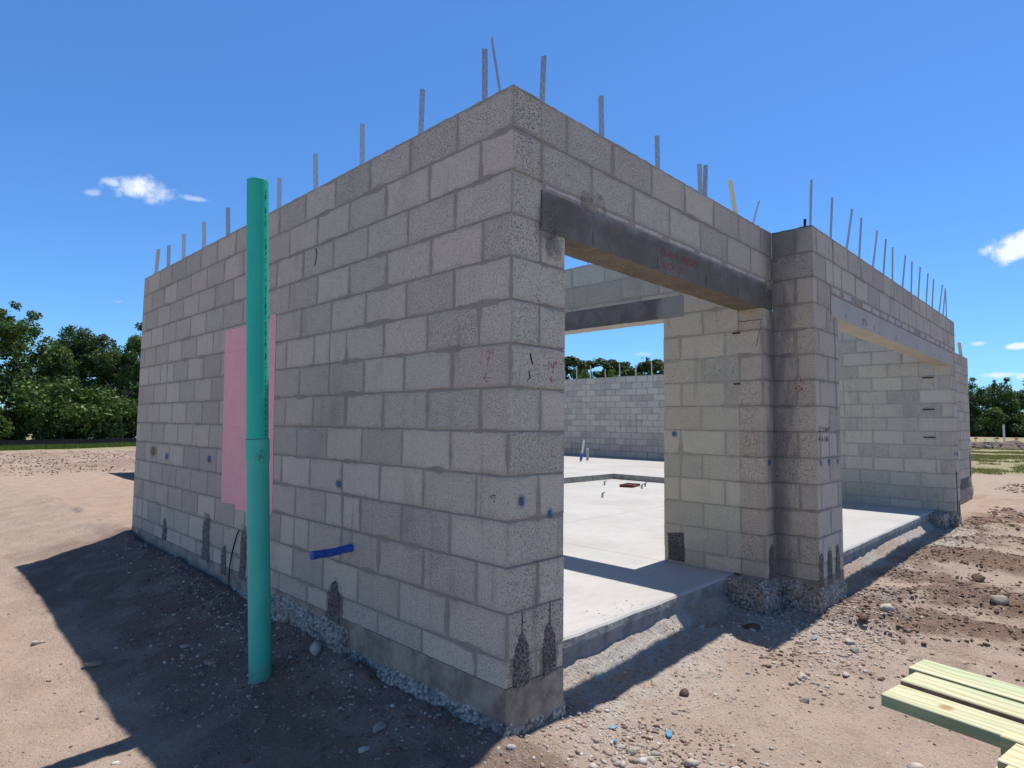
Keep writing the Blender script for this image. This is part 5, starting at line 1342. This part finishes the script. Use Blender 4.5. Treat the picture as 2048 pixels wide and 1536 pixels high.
for i, (x, y, h, lab) in enumerate([(74.5, 48.9, 10.2, "light green leafy tree between the pines above the far wall"), (71.0, 49.2, 9.4, "low pale tree between the pines seen through the bay"), (78.2, 47.2, 9.8, "full green tree at the right above the far wall"), (67.8, 51.3, 9.2, "low green tree under the leftmost pine")]):
    tree('broad', 1+i, M_leaf_c if i < 2 else M_leaf_a, x, y, h, lab, rot=i*1.1, wide=.9)

# ------------------------------------------------------------------ silt fences, grass, field things
M_fab = simple("black_fabric", (.012, .012, .014), rough=.8, ns=3, amp=.5, bump=.01, bs=8, col2=(.02, .02, .022))
def fence(pts, h, lab, post_every=3.0, name="silt_fence"):
    root = empty(name, (pts[0][0], pts[0][1], gh(*pts[0])), label=lab, category="fence"); o0 = root.location.copy()
    mb = MB(); L = 0; prev = None; posts = []
    for i in range(len(pts)-1):
        a = np.array(pts[i]); b = np.array(pts[i+1]); n = max(1, int(np.linalg.norm(b-a)/.5)); dd = (b-a)/np.linalg.norm(b-a); nn = np.array([-dd[1], dd[0]])
        for k in range(n+1):
            p = a+(b-a)*k/n+nn*random.uniform(-.03, .03); z = gh(*p)-.05; t = z+h+.05-.04*abs(math.sin(k*.52))+random.uniform(-.01, .01)
            cur = [Vector((p[0], p[1], z))-o0, Vector((p[0], p[1], t))-o0, Vector((p[0]+nn[0]*.012, p[1]+nn[1]*.012, t))-o0, Vector((p[0]+nn[0]*.012, p[1]+nn[1]*.012, z))-o0]
            if prev is not None:
                for j in range(3): mb.quad([prev[j], cur[j], cur[j+1], prev[j+1]])
            prev = cur
            if k % int(post_every/.5) == 0: posts.append((p[0]+nn[0]*.035, p[1]+nn[1]*.035))
    mb.obj("fabric", [M_fab], root)
    for q in posts[:60]:
        mb = MB(); z = gh(*q); tube(mb, Vector((q[0], q[1], z-.1))-o0, Vector((q[0], q[1], z+h+.06))-o0, .02, 6); mb.obj("post", [M_bark], root)
fence([(-14.0, 29.5), (-3.0, 34.6), (1.9, 36.9), (8.6, 39.9), (16, 43.2), (26, 47)], .44, "low black silt fence in front of the left trees")
fence([(150, 26), (154, 18.9), (160, 15.5), (177, 8.0), (190, 0)], 1.15, "black silt fence in front of the right tree line", 6.0)

def grass(name, x, y, hgt, wid, m, seed, **kw):
    r = np.random.default_rng(seed); n = len(x); z = gz(x, y)
    a = r.uniform(0, math.pi, n); hh = hgt*(.5+r.random(n)); le = r.normal(0, .35, (n, 2))*hh[:, None]
    dx = np.cos(a)*wid; dy = np.sin(a)*wid
    V_ = np.stack([np.stack([x-dx, y-dy, z-.01], 1), np.stack([x+dx, y+dy, z-.01], 1), np.stack([x+le[:, 0], y+le[:, 1], z+hh], 1)], 1).reshape(-1, 3)
    return np_mesh(name, V_, np.arange(n*3).reshape(n, 3), m, attr={'tone': np.repeat(r.random(n), 3)}, kind='stuff', **kw)
M_gr = leaf_mat("grass_green", [(.07, .12, .02), (.12, .19, .03), (.18, .24, .06)], .3)
M_gy = leaf_mat("weed_yellow", [(.16, .17, .045), (.24, .235, .075), (.30, .27, .13)], .3)
r = np.random.default_rng(5)
n = 42000; t = r.uniform(-8, 22, n); x = t; y = 33.6+.44*t+r.uniform(0, 2.5, n)*(r.random(n)**.4)
grass("grass", x, y, .17, .012, M_gr, 6, label="strip of bright green grass along the left silt fence")
n = 60000; x = r.uniform(22, 58, n); y = 7.5-8.5*r.random(n)-(x-22)*.02*0; f = fbm(x*.35, y*.5, 4, 88); k = f > .46; 
grass("weeds", x[k], y[k], .07, .02, M_gy, 9, label="thin yellow green weeds on the open ground at the right")
# line of dug up debris
V_, F_ = [], []
nx2, ny2 = 170, 26; ys = np.linspace(-8, 12, nx2); us = np.linspace(-1, 1, ny2); YY, UU = np.meshgrid(ys, us, indexing='ij')
XX = 60.5+UU*1.9-.0*YY+fbm(YY*.3, YY*0, 2, 3)*2; hh = (1-UU**2)*(.22+.42*fbm(YY*.5+4, UU*1.0, 4, 15))*1.15+(fbm(YY*2.2, UU*4, 4, 16)-.5)*.35*(1-UU**2)
VV = np.stack([XX, YY, -.36+hh], -1).reshape(-1, 3); ii = np.arange(nx2*ny2).reshape(nx2, ny2)
FF = np.stack([ii[:-1, :-1].ravel(), ii[:-1, 1:].ravel(), ii[1:, 1:].ravel(), ii[1:, :-1].ravel()], 1)
M_deb = simple("dug_earth", (.20, .14, .11), ns=1.6, amp=.35, bump=.05, bs=5, col2=(.10, .072, .062))
np_mesh("debris_mound", VV, FF, M_deb, label="long low mound of dug up earth and broken pieces across the right field", category="earth mound")
n = 1300; yy = r.uniform(-7.5, 11.5, n); xx = 60.6+r.uniform(-1.8, 1.2, n)
base = np.stack([xx, yy, -.3+r.random(n)*.42], 1)
scatter("rubble", base, .05+.13*r.random(n)**2, I1, 6, tone_mat("rubble_mix", [(.12, .085, .075), (.22, .17, .15), (.42, .39, .37), (.16, .11, .09), (.5, .47, .44)]), 14, label="broken lumps lying on the long mound")
M_white = simple("white_paint", (.78, .78, .76), bump=0, col2=(.7, .7, .68)); M_or = simple("orange_flag", (.75, .12, .02), bump=0, col2=(.65, .1, .02))
def pole(x, y, h, lean, rad, m, label, cat="stake", name="stake", group=None, base=None):
    z = gh(x, y) if base is None else base
    mb = MB(); tube(mb, (0, 0, -.1), (0, lean*h, h), rad, 8); return mb.obj(name, [m], None, label=label, category=cat, group=group, loc=(x, y, z))
pole(64.6, 4.63, 1.95, .0, .075, M_white, "tall white post standing in the right field", "post", "marker_post")
for (x, y, h, l, lab) in [(62.8, 6.95, .62, -.45, "white stake leaning right nearest the building end"), (63, 5.72, .75, .02, "upright white stake left of the leaning pair"), (63.1, 4.95, .65, 0, "short white stake in the field"), (63.4, 5.1, .8, .05, "thin white stake beside the short one"),
                          (62.9, 4.65, .75, .65, "white stake leaning left before the tall post"), (62.7, 3.35, .5, .6, "first of the leaning white stakes right of the tall post"), (62.7, 3.05, .55, .7, "second of the leaning white stakes right of the tall post"), (62.8, 2.75, .6, .6, "last leaning white stake near the picture edge")]:
    pole(x, y, h, l, .035, M_white, lab, group="white stakes in the right field")
for (x, y, lab) in [(66, 6.75, "orange flag on a wire nearest the building"), (66, 5.25, "orange flag in the middle of the field"), (66, 3.95, "orange flag right of the tall white post"), (66, 2.85, "orange flag at the right picture edge")]:
    e = empty("marker_flag", (x, y, gh(x, y)), label=lab, category="flag", group="orange marker flags in the right field")
    mb = MB(); tube(mb, (0, 0, 0), (0, 0, .78), .02, 6); mb.obj("wire", [M_rust], e)
    mb = MB(); wallbox(mb, -.01, .01, -.13, .13, .68, .80, mis={'top': 0, 'bot': 0}); mb.obj("flag", [M_or], e)
mb = MB(); wallbox(mb, -.4, .4, -.9, .9, 0, .35, mis={'top': 0, 'bot': 0}); mb.obj("wrapped_bundle", [M_white], None, label="white wrapped bundle lying at the near end of the mound by the building", category="bundle", loc=(58.4, 7.0, -.3))
print("objects", len(bpy.data.objects))
